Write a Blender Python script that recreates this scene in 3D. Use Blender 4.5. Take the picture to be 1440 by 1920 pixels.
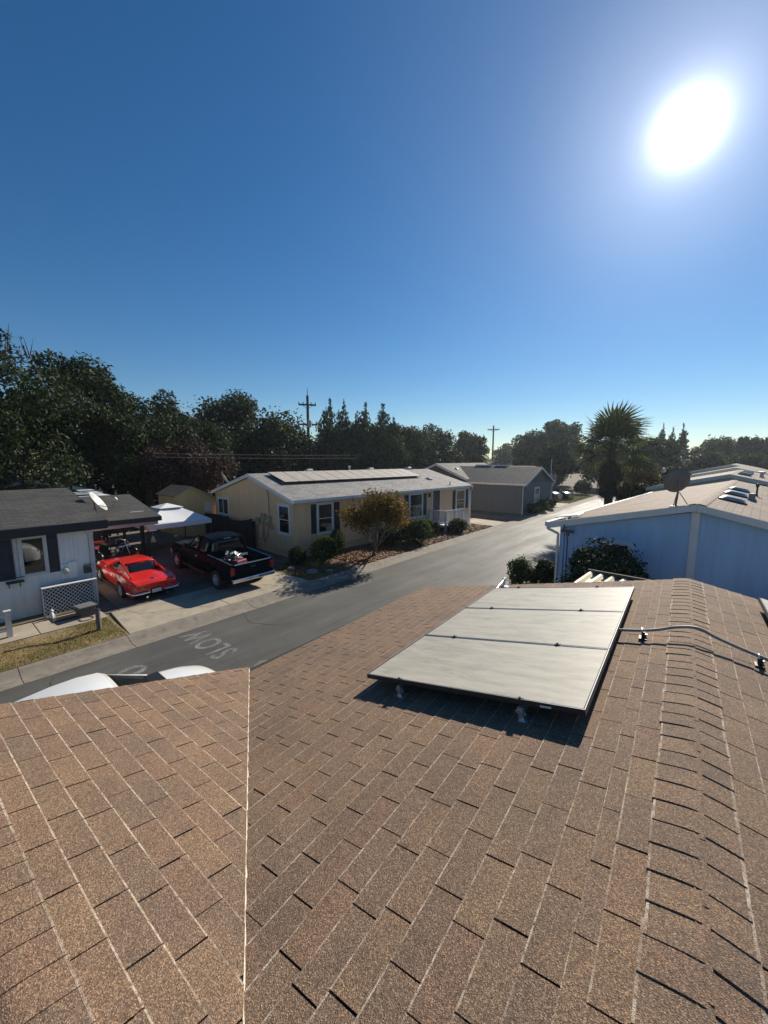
import bpy, bmesh, math, random
import numpy as np
from mathutils import Matrix, Vector

for o in list(bpy.data.objects):
    bpy.data.objects.remove(o)
scene = bpy.context.scene
col = scene.collection
R = math.radians

# ------------------------------------------------------------------ camera
CAM_H = 4.3
cam_d = bpy.data.cameras.new("camera")
cam = bpy.data.objects.new("camera", cam_d)
col.objects.link(cam)
cam.location = (0, 0, CAM_H)
cam.rotation_euler = (R(90 - 7.544), 0, R(39.94))
cam_d.sensor_fit = 'VERTICAL'
cam_d.sensor_height = 36
cam_d.lens = 740 / 1920 * 36
cam_d.clip_start = 0.05
cam_d.clip_end = 5000
scene.camera = cam

# ------------------------------------------------------------------ sky, sun, exposure
SUN_AZ, SUN_EL = -5.4, 31.5          # azimuth clockwise from +Y
S = Vector((math.sin(R(SUN_AZ)) * math.cos(R(SUN_EL)), math.cos(R(SUN_AZ)) * math.cos(R(SUN_EL)), math.sin(R(SUN_EL))))
world = bpy.data.worlds.new("World")
scene.world = world
world.use_nodes = True
wt = world.node_tree
wt.nodes.clear()
w_out = wt.nodes.new('ShaderNodeOutputWorld')
sky = wt.nodes.new('ShaderNodeTexSky')
sky.sky_type = 'NISHITA'
sky.sun_disc = False
sky.sun_elevation = R(SUN_EL)
sky.sun_rotation = R(SUN_AZ)
sky.altitude = 0
sky.air_density = 1.0
sky.dust_density = 0.0
sky.ozone_density = 4.0
bg = wt.nodes.new('ShaderNodeBackground')
bg.inputs['Strength'].default_value = 0.066
hs_ = wt.nodes.new('ShaderNodeHueSaturation')      # clear dry air: a more saturated blue all over
hs_.inputs['Saturation'].default_value = 1.24
wt.links.new(sky.outputs[0], hs_.inputs['Color'])
wt.links.new(hs_.outputs[0], bg.inputs[0])
# bright air round the sun itself: a world-space function of the angle to the sun
tc = wt.nodes.new('ShaderNodeTexCoord')
nrm = wt.nodes.new('ShaderNodeVectorMath'); nrm.operation = 'NORMALIZE'
wt.links.new(tc.outputs['Generated'], nrm.inputs[0])
dot = wt.nodes.new('ShaderNodeVectorMath'); dot.operation = 'DOT_PRODUCT'
wt.links.new(nrm.outputs[0], dot.inputs[0]); dot.inputs[1].default_value = S
def wmath(op, a, b):
    n = wt.nodes.new('ShaderNodeMath'); n.operation = op
    for i, v in enumerate((a, b)):
        if isinstance(v, (int, float)): n.inputs[i].default_value = v
        else: wt.links.new(v, n.inputs[i])
    return n.outputs[0]
d0 = wmath('MAXIMUM', dot.outputs['Value'], 0.0)
def lobe(n, k): return wmath('MULTIPLY', wmath('POWER', d0, n), k)
g = wmath('ADD', wmath('ADD', lobe(2600.0, 3.0), lobe(700.0, 0.75)), wmath('ADD', lobe(75.0, 0.27), lobe(13.0, 0.10)))
bg2 = wt.nodes.new('ShaderNodeBackground')
bg2.inputs['Color'].default_value = (0.92, 0.94, 1.0, 1)
wt.links.new(g, bg2.inputs['Strength'])
addw = wt.nodes.new('ShaderNodeAddShader')
wt.links.new(bg.outputs[0], addw.inputs[0]); wt.links.new(bg2.outputs[0], addw.inputs[1])
wt.links.new(addw.outputs[0], w_out.inputs['Surface'])

sun_d = bpy.data.lights.new("sun", 'SUN')
sun_d.energy = 5.0
sun_d.angle = R(0.53)
sun_d.color = (1.0, 0.92, 0.78)
sun = bpy.data.objects.new("sun", sun_d)
col.objects.link(sun)
sun.rotation_euler = S.to_track_quat('Z', 'Y').to_euler()
sun.location = S * 60

scene.render.engine = 'CYCLES'
scene.view_settings.view_transform = 'Standard'
scene.view_settings.look = 'None'
scene.view_settings.gamma = 1
scene.view_settings.exposure = 0.4
scene.view_settings.use_curve_mapping = False

# ------------------------------------------------------------------ materials
MATS = {}
def nt_new(name):
    m = bpy.data.materials.new(name); m.use_nodes = True
    nt = m.node_tree
    return m, nt, nt.nodes['Principled BSDF']
def coords(nt, obj=False):
    if obj:
        return nt.nodes.new('ShaderNodeTexCoord').outputs['Object']
    return nt.nodes.new('ShaderNodeNewGeometry').outputs['Position']
def noise(nt, vec, scale, detail=4, rough=.6):
    n = nt.nodes.new('ShaderNodeTexNoise'); n.inputs['Scale'].default_value = scale
    n.inputs['Detail'].default_value = detail; n.inputs['Roughness'].default_value = rough
    nt.links.new(vec, n.inputs['Vector']); return n.outputs['Fac']
def ramp(nt, fac, stops):
    r = nt.nodes.new('ShaderNodeValToRGB'); nt.links.new(fac, r.inputs[0])
    e = r.color_ramp.elements
    while len(e) > 1: e.remove(e[-1])
    e[0].position = stops[0][0]; e[0].color = (*stops[0][1], 1)
    for p, c in stops[1:]:
        k = e.new(p); k.color = (*c, 1)
    return r.outputs[0]
def mix(nt, fac, a, b, mode='MIX'):
    m = nt.nodes.new('ShaderNodeMix'); m.data_type = 'RGBA'; m.blend_type = mode
    for s, v in ((0, fac), (6, a), (7, b)):
        if hasattr(v, 'links'): nt.links.new(v, m.inputs[s])
        elif isinstance(v, (int, float)): m.inputs[s].default_value = v
        else: m.inputs[s].default_value = (*v, 1)
    return m.outputs[2]
def fmath(nt, op, a, b=0.0):
    n = nt.nodes.new('ShaderNodeMath'); n.operation = op
    for i, v in enumerate((a, b)):
        if isinstance(v, (int, float)): n.inputs[i].default_value = v
        else: nt.links.new(v, n.inputs[i])
    return n.outputs[0]
def bump(nt, bsdf, h, strength, dist=.01):
    b = nt.nodes.new('ShaderNodeBump'); b.inputs['Strength'].default_value = strength
    b.inputs['Distance'].default_value = dist
    nt.links.new(h, b.inputs['Height']); nt.links.new(b.outputs[0], bsdf.inputs['Normal'])
def sc(c, k): return tuple(min(1, x * k) for x in c)
def M(name, c, rough=.6, metal=0, var=.18, scale=3.0, spec=.5, bmp=0, bscale=80, dirt=None, obj=False, coat=0):
    if name in MATS: return MATS[name]
    m, nt, b = nt_new(name)
    v = coords(nt, obj)
    n1 = noise(nt, v, scale, 5)
    out = ramp(nt, n1, [(.3, sc(c, 1 - var)), (.7, sc(c, 1 + var * .6))])
    if dirt:
        n2 = noise(nt, v, dirt[1], 6, .7)
        f = ramp(nt, n2, [(dirt[2], (0, 0, 0)), (dirt[3], (1, 1, 1))])
        out = mix(nt, f, out, dirt[0])
    nt.links.new(out, b.inputs['Base Color'])
    b.inputs['Roughness'].default_value = rough
    b.inputs['Metallic'].default_value = metal
    b.inputs['Specular IOR Level'].default_value = spec
    b.inputs['Coat Weight'].default_value = coat
    b.inputs['Coat Roughness'].default_value = .05
    if bmp: bump(nt, b, noise(nt, v, bscale, 3), bmp)
    MATS[name] = m
    return m
def glass_mat(name, c=(.02, .025, .03), rough=.05):
    m = M(name, c, rough=rough, var=.3, scale=1.2, spec=.7)
    return m

def clear_glass(name):
    m, nt, b = nt_new(name)
    nt.nodes.remove(b)
    lw = nt.nodes.new('ShaderNodeLayerWeight'); lw.inputs['Blend'].default_value = .25
    tr = nt.nodes.new('ShaderNodeBsdfTransparent'); tr.inputs['Color'].default_value = (.72, .76, .76, 1)
    gl = nt.nodes.new('ShaderNodeBsdfGlossy'); gl.inputs['Roughness'].default_value = .02
    f = fmath(nt, 'ADD', fmath(nt, 'MULTIPLY', lw.outputs['Fresnel'], .8), .10)
    ms = nt.nodes.new('ShaderNodeMixShader'); nt.links.new(f, ms.inputs[0]); nt.links.new(tr.outputs[0], ms.inputs[1]); nt.links.new(gl.outputs[0], ms.inputs[2])
    nt.links.new(ms.outputs[0], nt.nodes['Material Output'].inputs['Surface'])
    MATS[name] = m
    return m

def shingle_mat(name, edge):
    m, nt, b = nt_new(name)
    v = coords(nt)
    oi = nt.nodes.new('ShaderNodeObjectInfo'); gi = nt.nodes.new('ShaderNodeNewGeometry')
    rnd = fmath(nt, 'FRACT', fmath(nt, 'ADD', oi.outputs['Random'], gi.outputs['Random Per Island']))
    base = ramp(nt, rnd, [(0, (.150, .106, .076)), (.25, (.176, .120, .080)), (.45, (.156, .109, .078)), (.6, (.170, .111, .077)),
                          (.8, (.186, .127, .083)), (1, (.158, .112, .081))])
    vo = nt.nodes.new('ShaderNodeTexVoronoi'); vo.inputs['Scale'].default_value = 270
    nt.links.new(v, vo.inputs['Vector'])
    bw = nt.nodes.new('ShaderNodeSeparateColor'); nt.links.new(vo.outputs['Color'], bw.inputs[0])
    gr = ramp(nt, bw.outputs[0], [(0, (.42, .40, .39)), (.45, (.88, .87, .86)), (.8, (1.3, 1.26, 1.2)), (1, (2.3, 2.15, 1.9))])
    c = mix(nt, 1.0, base, gr, 'MULTIPLY')
    big = noise(nt, v, 2.2, 6, .65)
    c = mix(nt, 1.0, c, ramp(nt, big, [(.3, (.92, .93, .96)), (.7, (1.36, 1.28, 1.20))]), 'MULTIPLY')
    if edge:
        n = noise(nt, v, 55, 4, .7)
        f = ramp(nt, n, [(.36, (0, 0, 0)), (.54, (1, 1, 1))])
        f2 = ramp(nt, noise(nt, v, 3.5, 4, .7), [(.40, (.22,) * 3), (.62, (1, 1, 1))])
        c = mix(nt, mix(nt, 1.0, f, f2, 'MULTIPLY'), c, (.58, .49, .39))
    nt.links.new(c, b.inputs['Base Color'])
    b.inputs['Roughness'].default_value = .82
    b.inputs['Specular IOR Level'].default_value = .35
    hn = fmath(nt, 'ADD', vo.outputs['Distance'], noise(nt, v, 380, 2))
    bump(nt, b, hn, .55, .004)
    MATS[name] = m
    return m
shingle_mat('shingle', False); shingle_mat('shingle_edge', True)

def far_shingle(name, c1, c2, scale=1.0):
    m, nt, b = nt_new(name)
    v = coords(nt, True)
    mp = nt.nodes.new('ShaderNodeSeparateXYZ'); nt.links.new(v, mp.inputs[0])
    cb = nt.nodes.new('ShaderNodeCombineXYZ'); nt.links.new(mp.outputs[1], cb.inputs[0]); nt.links.new(mp.outputs[0], cb.inputs[1])
    br = nt.nodes.new('ShaderNodeTexBrick'); nt.links.new(cb.outputs[0], br.inputs['Vector'])
    br.inputs['Scale'].default_value = 1.0; br.inputs['Brick Width'].default_value = .31; br.inputs['Row Height'].default_value = .14
    br.inputs['Mortar Size'].default_value = .008
    br.inputs['Color1'].default_value = (*c1, 1); br.inputs['Color2'].default_value = (*c2, 1); br.inputs['Mortar'].default_value = (*sc(c1, .5), 1)
    c = mix(nt, 1.0, br.outputs['Color'], ramp(nt, noise(nt, v, .9, 6, .7), [(.3, (.75, .75, .76)), (.7, (1.2, 1.18, 1.15))]), 'MULTIPLY')
    c = mix(nt, 1.0, c, ramp(nt, noise(nt, v, 40, 2), [(.3, (.7, .7, .7)), (.7, (1.35, 1.35, 1.35))]), 'MULTIPLY')
    nt.links.new(c, b.inputs['Base Color']); b.inputs['Roughness'].default_value = .8; b.inputs['Specular IOR Level'].default_value = .3
    bump(nt, b, noise(nt, v, 60, 2), .4, .01)
    MATS[name] = m
    return m
def siding_mat(name, c, pitch=.2, groove=.5):
    m, nt, b = nt_new(name)
    v = coords(nt, True)
    sp = nt.nodes.new('ShaderNodeSeparateXYZ'); nt.links.new(v, sp.inputs[0])
    s = fmath(nt, 'ADD', sp.outputs[0], sp.outputs[1])
    fr = fmath(nt, 'FRACT', fmath(nt, 'MULTIPLY', s, 1 / pitch))
    gv = fmath(nt, 'LESS_THAN', fr, .09)
    st = nt.nodes.new('ShaderNodeMapping'); nt.links.new(v, st.inputs[0]); st.inputs['Scale'].default_value = (6, 6, .5)
    cc = ramp(nt, noise(nt, st.outputs[0], 1.3, 6, .7), [(.3, sc(c, .84)), (.7, sc(c, 1.08))])
    nt.links.new(cc, b.inputs['Base Color']); b.inputs['Roughness'].default_value = .65
    bump(nt, b, fmath(nt, 'MULTIPLY', gv, -1.0), groove, .012)
    MATS[name] = m
    return m
def leaf_mat(name, stops, trans=.35, spec=.12, rough=.6):
    m, nt, b = nt_new(name)
    gi = nt.nodes.new('ShaderNodeNewGeometry')
    c = ramp(nt, gi.outputs['Random Per Island'], stops)
    nt.links.new(c, b.inputs['Base Color']); b.inputs['Roughness'].default_value = rough; b.inputs['Specular IOR Level'].default_value = spec
    tr = nt.nodes.new('ShaderNodeBsdfTranslucent')
    nt.links.new(mix(nt, 1.0, c, (1.1, 1.2, .5), 'MULTIPLY'), tr.inputs['Color'])
    ms = nt.nodes.new('ShaderNodeMixShader'); ms.inputs[0].default_value = trans
    nt.links.new(b.outputs[0], ms.inputs[1]); nt.links.new(tr.outputs[0], ms.inputs[2])
    nt.links.new(ms.outputs[0], nt.nodes['Material Output'].inputs['Surface'])
    MATS[name] = m
    return m

# ------------------------------------------------------------------ mesh helpers
class MB:
    """collects faces; build() links them as one mesh object"""
    def __init__(self, m=None):
        self.v = []; self.f = []; self.mi = []; self.m = m or Matrix.Identity(4)
    def add(self, vs, fs, mi=0):
        o = len(self.v)
        self.v += [tuple(self.m @ Vector(p)) for p in vs]
        self.f += [tuple(i + o for i in f) for f in fs]
        self.mi += [mi] * len(fs)
        return self
    def box(self, x0, x1, y0, y1, z0, z1, mi=0):
        return self.add([(x0, y0, z0), (x1, y0, z0), (x1, y1, z0), (x0, y1, z0), (x0, y0, z1), (x1, y0, z1), (x1, y1, z1), (x0, y1, z1)],
                        [(3, 2, 1, 0), (4, 5, 6, 7), (0, 1, 5, 4), (1, 2, 6, 5), (2, 3, 7, 6), (3, 0, 4, 7)], mi)
    def quad(self, a, b, c, d, mi=0): return self.add([a, b, c, d], [(0, 1, 2, 3)], mi)
    def poly(self, pts, mi=0): return self.add(pts, [tuple(range(len(pts)))], mi)
    def prism(self, pts, d, mi=0):
        """polygon pts (3d) pushed along vector d"""
        n = len(pts); d = Vector(d)
        q = [tuple(Vector(p) + d) for p in pts]
        return self.add(list(pts) + q, [tuple(range(n))[::-1], tuple(range(n, 2 * n))] + [(i, (i + 1) % n, n + (i + 1) % n, n + i) for i in range(n)], mi)
    def tube(self, path, r, n=8, cap=True, mi=0):
        P = [Vector(p) for p in path]; rs = r if isinstance(r, (list, tuple)) else [r] * len(P)
        vs = []; fs = []
        for i, p in enumerate(P):
            t = (P[min(i + 1, len(P) - 1)] - P[max(i - 1, 0)])
            t = t.normalized() if t.length > 1e-9 else Vector((0, 0, 1))
            up = Vector((0, 0, 1)) if abs(t.z) < .95 else Vector((1, 0, 0))
            a = t.cross(up).normalized(); b = a.cross(t)
            for k in range(n):
                an = 2 * math.pi * k / n
                vs.append(tuple(p + (a * math.cos(an) + b * math.sin(an)) * rs[i]))
        for i in range(len(P) - 1):
            for k in range(n):
                fs.append((i * n + k, i * n + (k + 1) % n, (i + 1) * n + (k + 1) % n, (i + 1) * n + k))
        if cap:
            fs.append(tuple(range(n))); fs.append(tuple(range((len(P) - 1) * n, len(P) * n))[::-1])
        return self.add(vs, fs, mi)
    def lathe(self, prof, n=16, axis='z', c=(0, 0, 0), mi=0, cap=True):
        """prof: (radius, along)"""
        vs = []; fs = []
        for r, h in prof:
            for k in range(n):
                a = 2 * math.pi * k / n; x, y = r * math.cos(a), r * math.sin(a)
                p = {'z': (x, y, h), 'y': (x, h, y), 'x': (h, x, y)}[axis]
                vs.append((p[0] + c[0], p[1] + c[1], p[2] + c[2]))
        for i in range(len(prof) - 1):
            for k in range(n):
                fs.append((i * n + k, i * n + (k + 1) % n, (i + 1) * n + (k + 1) % n, (i + 1) * n + k))
        if cap: fs.append(tuple(range(n))); fs.append(tuple(range((len(prof) - 1) * n, len(prof) * n)))
        return self.add(vs, fs, mi)
    def grid(self, rows, mi=0, closed=False):
        """rows of equal length points"""
        n = len(rows[0]); vs = [p for r in rows for p in r]; fs = []
        for i in range(len(rows) - 1):
            for k in range(n if closed else n - 1):
                fs.append((i * n + k, i * n + (k + 1) % n, (i + 1) * n + (k + 1) % n, (i + 1) * n + k))
        return self.add(vs, fs, mi)
    def mesh(self, name, mats, smooth=False, fix=True):
        me = bpy.data.meshes.new(name)
        me.from_pydata(self.v, [], self.f)
        for m in (mats if isinstance(mats, (list, tuple)) else [mats]): me.materials.append(MATS[m] if isinstance(m, str) else m)
        me.polygons.foreach_set('material_index', self.mi)
        if fix:
            bm = bmesh.new(); bm.from_mesh(me)
            if smooth: bmesh.ops.remove_doubles(bm, verts=bm.verts, dist=1e-5)
            bmesh.ops.recalc_face_normals(bm, faces=bm.faces); bm.to_mesh(me); bm.free()
        if smooth:
            me.polygons.foreach_set('use_smooth', [True] * len(me.polygons))
            me.set_sharp_from_angle(angle=R(smooth if smooth is not True else 40))
        me.update()
        return me
    def build(self, name, mats, parent=None, smooth=False, bevel=0, fix=True):
        o = bpy.data.objects.new(name, self.mesh(name, mats, smooth, fix)); col.objects.link(o)
        if parent: o.parent = parent
        if bevel:
            b = o.modifiers.new('bevel', 'BEVEL'); b.width = bevel; b.segments = 2; b.limit_method = 'ANGLE'; b.angle_limit = R(40)
        return o
def tag(o, label, cat, group=None):
    o['label'] = label; o['category'] = cat
    if group: o['group'] = group
    return o
def struct(o): o['kind'] = 'structure'; return o
def stuff(o): o['kind'] = 'stuff'; return o
def thing(name, label, cat, loc=(0, 0, 0), rz=0, group=None, scale=1, pitch=0):
    o = bpy.data.objects.new(name, None); col.objects.link(o); o.empty_display_size = .2
    o.location = loc; o.rotation_euler = (0, -R(pitch), R(rz)); o.scale = (scale,) * 3
    return tag(o, label, cat, group)
def inst(me, name, parent, mat4):
    o = bpy.data.objects.new(name, me); col.objects.link(o); o.parent = parent; o.matrix_local = mat4
    return o
def copy_tree(o, parent=None):
    c = o.copy(); col.objects.link(c); c.parent = parent
    for ch in list(o.children): copy_tree(ch, c)
    return c
def frame(o, x, y, z):
    return Matrix(((x[0], y[0], z[0], o[0]), (x[1], y[1], z[1], o[1]), (x[2], y[2], z[2], o[2]), (0, 0, 0, 1)))
def np_mesh(name, V, F, mat):
    """V (n,3), F (m,k) equal-size faces, built fast"""
    me = bpy.data.meshes.new(name)
    k = F.shape[1]
    me.vertices.add(len(V)); me.vertices.foreach_set('co', V.astype(np.float32).ravel())
    me.loops.add(F.size); me.loops.foreach_set('vertex_index', F.astype(np.int32).ravel())
    me.polygons.add(len(F)); me.polygons.foreach_set('loop_start', np.arange(0, F.size, k, dtype=np.int32))
    me.polygons.foreach_set('loop_total', np.full(len(F), k, dtype=np.int32))
    me.materials.append(MATS[mat] if isinstance(mat, str) else mat)
    me.update(calc_edges=True); me.validate()
    return me
def np_obj(name, V, F, mat, parent=None):
    o = bpy.data.objects.new(name, np_mesh(name, V, F, mat)); col.objects.link(o)
    if parent: o.parent = parent
    return o
# ------------------------------------------------------------------ ground, road, kerbs
M('soil', (.115, .085, .055), .95, var=.35, scale=.6, bmp=.5, bscale=14, dirt=((.2, .16, .09), 3.0, .48, .68))
M('concrete', (.37, .315, .235), .85, var=.16, scale=1.4, bmp=.15, bscale=120, dirt=((.2, .17, .14), 2.2, .5, .8))
M('concrete_brown', (.18, .145, .115), .85, var=.2, scale=1.7, bmp=.15, bscale=120, dirt=((.10, .08, .065), 2.0, .45, .75))
M('gutter_concrete', (.25, .215, .17), .85, var=.25, scale=2.5, bmp=.2, bscale=90, dirt=((.12, .10, .08), 5.0, .45, .72))
def asphalt():
    m, nt, b = nt_new('asphalt')
    v = coords(nt)
    st = nt.nodes.new('ShaderNodeMapping'); nt.links.new(v, st.inputs[0]); st.inputs['Scale'].default_value = (1.0, .12, 1)
    streak = noise(nt, st.outputs[0], 1.6, 6, .65)
    c = ramp(nt, streak, [(.3, (.066, .065, .060)), (.55, (.090, .088, .080)), (.75, (.122, .117, .105))])
    c = mix(nt, 1.0, c, ramp(nt, noise(nt, v, 90, 3, .7), [(.3, (.7, .7, .7)), (.7, (1.35, 1.35, 1.33))]), 'MULTIPLY')
    c = mix(nt, 1.0, c, ramp(nt, noise(nt, v, .45, 5, .6), [(.35, (.80, .80, .82)), (.65, (1.17, 1.15, 1.1))]), 'MULTIPLY')
    c = mix(nt, ramp(nt, noise(nt, v, 1.1, 7, .75), [(.62, (0, 0, 0)), (.72, (.5,) * 3)]), c, (.045, .044, .042))
    nt.links.new(c, b.inputs['Base Color'])
    nt.links.new(ramp(nt, streak, [(.3, (.74,) * 3), (.7, (.60,) * 3)]), b.inputs['Roughness'])
    b.inputs['Specular IOR Level'].default_value = .36
    bump(nt, b, noise(nt, v, 140, 3), .35, .006)
    MATS['asphalt'] = m
asphalt()
def paint_mat():
    m, nt, b = nt_new('road_paint')
    v = coords(nt)
    n = fmath(nt, 'ADD', fmath(nt, 'MULTIPLY', noise(nt, v, 30, 5, .75), .7), fmath(nt, 'MULTIPLY', noise(nt, v, 4, 3, .6), .3))
    c = mix(nt, ramp(nt, n, [(.40, (0, 0, 0)), (.56, (1, 1, 1))]), (.27, .27, .255), (.09, .09, .085))
    nt.links.new(c, b.inputs['Base Color']); b.inputs['Roughness'].default_value = .7
    MATS['road_paint'] = m
paint_mat()
leaf_mat('dry_grass', [(0, (.40, .27, .12)), (.35, (.50, .36, .17)), (.65, (.30, .21, .09)), (.88, (.16, .16, .05)), (1, (.09, .11, .03))], .25)
leaf_mat('green_grass', [(0, (.06, .09, .025)), (.4, (.10, .13, .035)), (.7, (.17, .17, .06)), (1, (.28, .22, .10))], .25)
M('lawn_soil', (.27, .19, .095), .95, var=.4, scale=2.2, bmp=.6, bscale=30, dirt=((.11, .11, .045), 1.6, .52, .66))
leaf_mat('wood_chip', [(0, (.16, .075, .038)), (.4, (.26, .13, .065)), (.7, (.33, .19, .10)), (1, (.10, .055, .035))], .05)

g_ = MB(); g_.quad((-1500, -600, -.06), (1500, -600, -.06), (1500, 2500, -.06), (-1500, 2500, -.06))
struct(g_.build('ground', 'soil'))
ROAD_L, ROAD_R = -9.9, -5.0
r_ = MB()
r_.quad((ROAD_L - .02, -40, 0), (ROAD_R + .02, -40, 0), (ROAD_R + .02, 260, 0), (ROAD_L - .02, 260, 0))
ROAD = struct(r_.build('road', 'asphalt'))
gut = bpy.data.objects.new('kerb', None); col.objects.link(gut); struct(gut)
def kerb_piece(y0, y1, side):
    m = MB()
    s = -1 if side == 'L' else 1
    x0 = ROAD_L if side == 'L' else ROAD_R
    prof = [(0, .006), (.30, -.004), (.40, .012), (.58, .085), (.70, .095), (.70, -.1), (0, -.1)]
    n = max(2, int((y1 - y0) / .6))
    rows = []
    for i in range(n + 1):
        y = y0 + (y1 - y0) * i / n
        rows.append([(x0 + s * a, y, b) for a, b in prof])
    m.grid(rows); m.poly(rows[0]); m.poly(rows[-1])
    return m.build('kerb_block', 'gutter_concrete', gut)
yk = [-8, -4.6, -1.8, 1.0, 2.95, 6.1, 9.0, 12.1, 15.2, 18.3, 21.3, 24.4, 27.5, 30.6, 33.7, 36.8, 40, 43, 46, 52, 60, 80, 120, 200]
for a, b in zip(yk[:-1], yk[1:]):
    kerb_piece(a + .006, b - .006, 'L')
for a, b in [(-8, -3), (-3, 2), (2, 7), (7, 12), (12, 18), (18, 24), (24, 30), (30, 36), (36, 42), (42, 60), (60, 100), (100, 200)]:
    kerb_piece(a + .006, b - .006, 'R')
KX = ROAD_L - .7
l_ = MB(); l_.quad((KX + .002, -40, .06), (-90, -40, .06), (-90, 200, .06), (KX + .002, 200, .06)); struct(l_.build('lot_ground', 'soil'))
l_ = MB(); l_.quad((ROAD_R + .698, -40, .06), (60, -40, .06), (60, 200, .06), (ROAD_R + .698, 200, .06)); struct(l_.build('lot_ground', 'soil'))

def slab(mb_name, parent, pts, z, mat, t=.12, bev=.008):
    m = MB(); m.prism([(x, y, z - t) for x, y in pts], (0, 0, t)); return m.build(mb_name, mat, parent, bevel=bev)
drv = struct(bpy.data.objects.new('driveway', None)); col.objects.link(drv)
ys = [3.03, 5.6, 8.35]
slab('slab', drv, [(KX - .01, 3.03), (KX - .01, 5.62), (-12.55, 5.62), (-12.55, 3.18)], .098, 'concrete')
slab('slab', drv, [(KX - .01, 5.635), (KX - .01, 8.6), (-12.55, 8.45), (-12.55, 5.635)], .098, 'concrete')
def ramp_z(x): return .098 + max(0, min(-12.55 - x, 5.5)) * .062      # the drive climbs towards the carport
def ramp_slab(parent, xa, xb, y0, y1, mat, t=.14):
    m = MB(); za, zb_ = ramp_z(xa), ramp_z(xb)
    m.prism([(xa, y0, za - t), (xa, y1, za - t), (xa, y1, za), (xa, y0, za)], (0, 0, 0)) if False else None
    m.add([(xa, y0, za - t), (xb, y0, zb_ - t), (xb, y1, zb_ - t), (xa, y1, za - t), (xa, y0, za), (xb, y0, zb_), (xb, y1, zb_), (xa, y1, za)],
          [(0, 1, 2, 3), (7, 6, 5, 4), (0, 4, 5, 1), (1, 5, 6, 2), (2, 6, 7, 3), (3, 7, 4, 0)])
    return m.build('slab', mat, parent, bevel=.008)
for xa, xb in [(-12.56, -15.3), (-15.312, -18.05), (-18.062, -25)]:
    ramp_slab(drv, xa, xb, 3.4, 5.62, 'concrete_brown')
    ramp_slab(drv, xa, xb, 5.632, 8.45, 'concrete_brown')
bank = MB()
rows = [[(x, 8.455, ramp_z(x) - .01), (x, 9.3, ramp_z(x) * .6), (x, 10.4, .062)] for x in (-12.0, -12.6, -14, -16, -18.05, -21)]
bank.grid(rows); struct(bank.build('bank', 'soil'))
swk = struct(bpy.data.objects.new('sidewalk', None)); col.objects.link(swk)
for a, b in [(-4, -1.6), (-1.585, .2), (.215, 1.62), (1.635, 3.02)]:
    slab('slab', swk, [(-12.2, a), (-12.2, b), (-13.25, b), (-13.25, a)], .125, 'concrete')
slab('slab', swk, [(-12.565, 3.035), (-12.565, 3.385), (-13.9, 3.385), (-13.9, 3.035)], .098, 'concrete_brown')
pth = struct(bpy.data.objects.new('driveway', None)); col.objects.link(pth)
for a, b in [(KX - .01, -13.2), (-13.215, -16.0), (-16.015, -20)]:
    slab('slab', pth, [(a, 23.45), (a, 25.6), (b, 25.9), (b, 23.75)], .098, 'concrete')
slab('slab', pth, [(-11.7, 22.6), (-11.7, 23.44), (-13.0, 23.5), (-13.0, 22.6)], .092, 'concrete')
dr2 = struct(bpy.data.objects.new('driveway', None)); col.objects.link(dr2)
for a, b in [(KX - .01, -13.2), (-13.215, -16.0), (-16.015, -20)]:
    slab('slab', dr2, [(a, 27.4), (a, 30.0), (b, 30.3), (b, 27.7)], .098, 'concrete_brown')
    slab('slab', dr2, [(a, 37.0), (a, 40.5), (b, 40.5), (b, 37.0)], .098, 'concrete')

lw = MB(); lw.prism([(KX - .002, -6, .055), (-12.19, -6, .055), (-12.19, 3.02, .055), (-12.1, 3.03, .055), (KX - .002, 3.01, .055)], (0, 0, .05))
struct(lw.build('lawn', 'lawn_soil'))
def blades(name, n, region, z, hgt, mat, seed, fn=None, lean=.6, w=.006):
    rg = np.random.default_rng(seed)
    x = rg.uniform(region[0], region[1], n); y = rg.uniform(region[2], region[3], n)
    if fn is not None:
        k = fn(x, y, rg); x, y = x[k], y[k]
    n = len(x)
    a = rg.uniform(0, 2 * np.pi, n); l = rg.uniform(0, lean, n) * hgt; h = rg.uniform(.4, 1.1, n) * hgt
    b = rg.uniform(0, 2 * np.pi, n)
    p0 = np.stack([x - np.cos(a) * w, y - np.sin(a) * w, np.full(n, z)], 1)
    p1 = np.stack([x + np.cos(a) * w, y + np.sin(a) * w, np.full(n, z)], 1)
    p2 = np.stack([x + np.cos(b) * l, y + np.sin(b) * l, z + h], 1)
    V = np.stack([p0, p1, p2], 1).reshape(-1, 3)
    F = np.arange(3 * n).reshape(-1, 3)
    return stuff(np_obj(name, V, F, mat))
def patch(x, y, rg):
    d = np.sin(x * 2.3 + y * 1.1) + np.sin(y * 2.7 - x) * .8 + rg.normal(0, .5, len(x))
    return d > -.55
def greenpatch(x, y, rg):
    d = (y - 2.2) * .9 + np.sin(x * 3 + y * 2) * .8 + rg.normal(0, .6, len(x)) - (np.abs(x + 11.5) < .35) * .5
    return (d > .1) | ((x > -10.95 - .1 * np.sin(y * 5)) & (rg.random(len(x)) < .5))
blades('dry_lawn_grass', 26000, (-12.17, KX - .01, -5.5, 2.98), .10, .05, 'dry_grass', 3, patch)
blades('green_lawn_grass', 20000, (-12.17, KX - .01, -4, 2.99), .10, .06, 'green_grass', 4, greenpatch)
blades('dry_weeds', 9000, (-13.2, KX - .02, 8.7, 10.6), .06, .09, 'dry_grass', 5, lambda x, y, r: np.sin(x * 4) + np.sin(y * 5) + r.normal(0, .5, len(x)) > .3)
blades('far_lawn_grass', 9000, (-14.5, KX - .02, 41, 52), .06, .07, 'green_grass', 6, None, w=.02)

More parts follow.
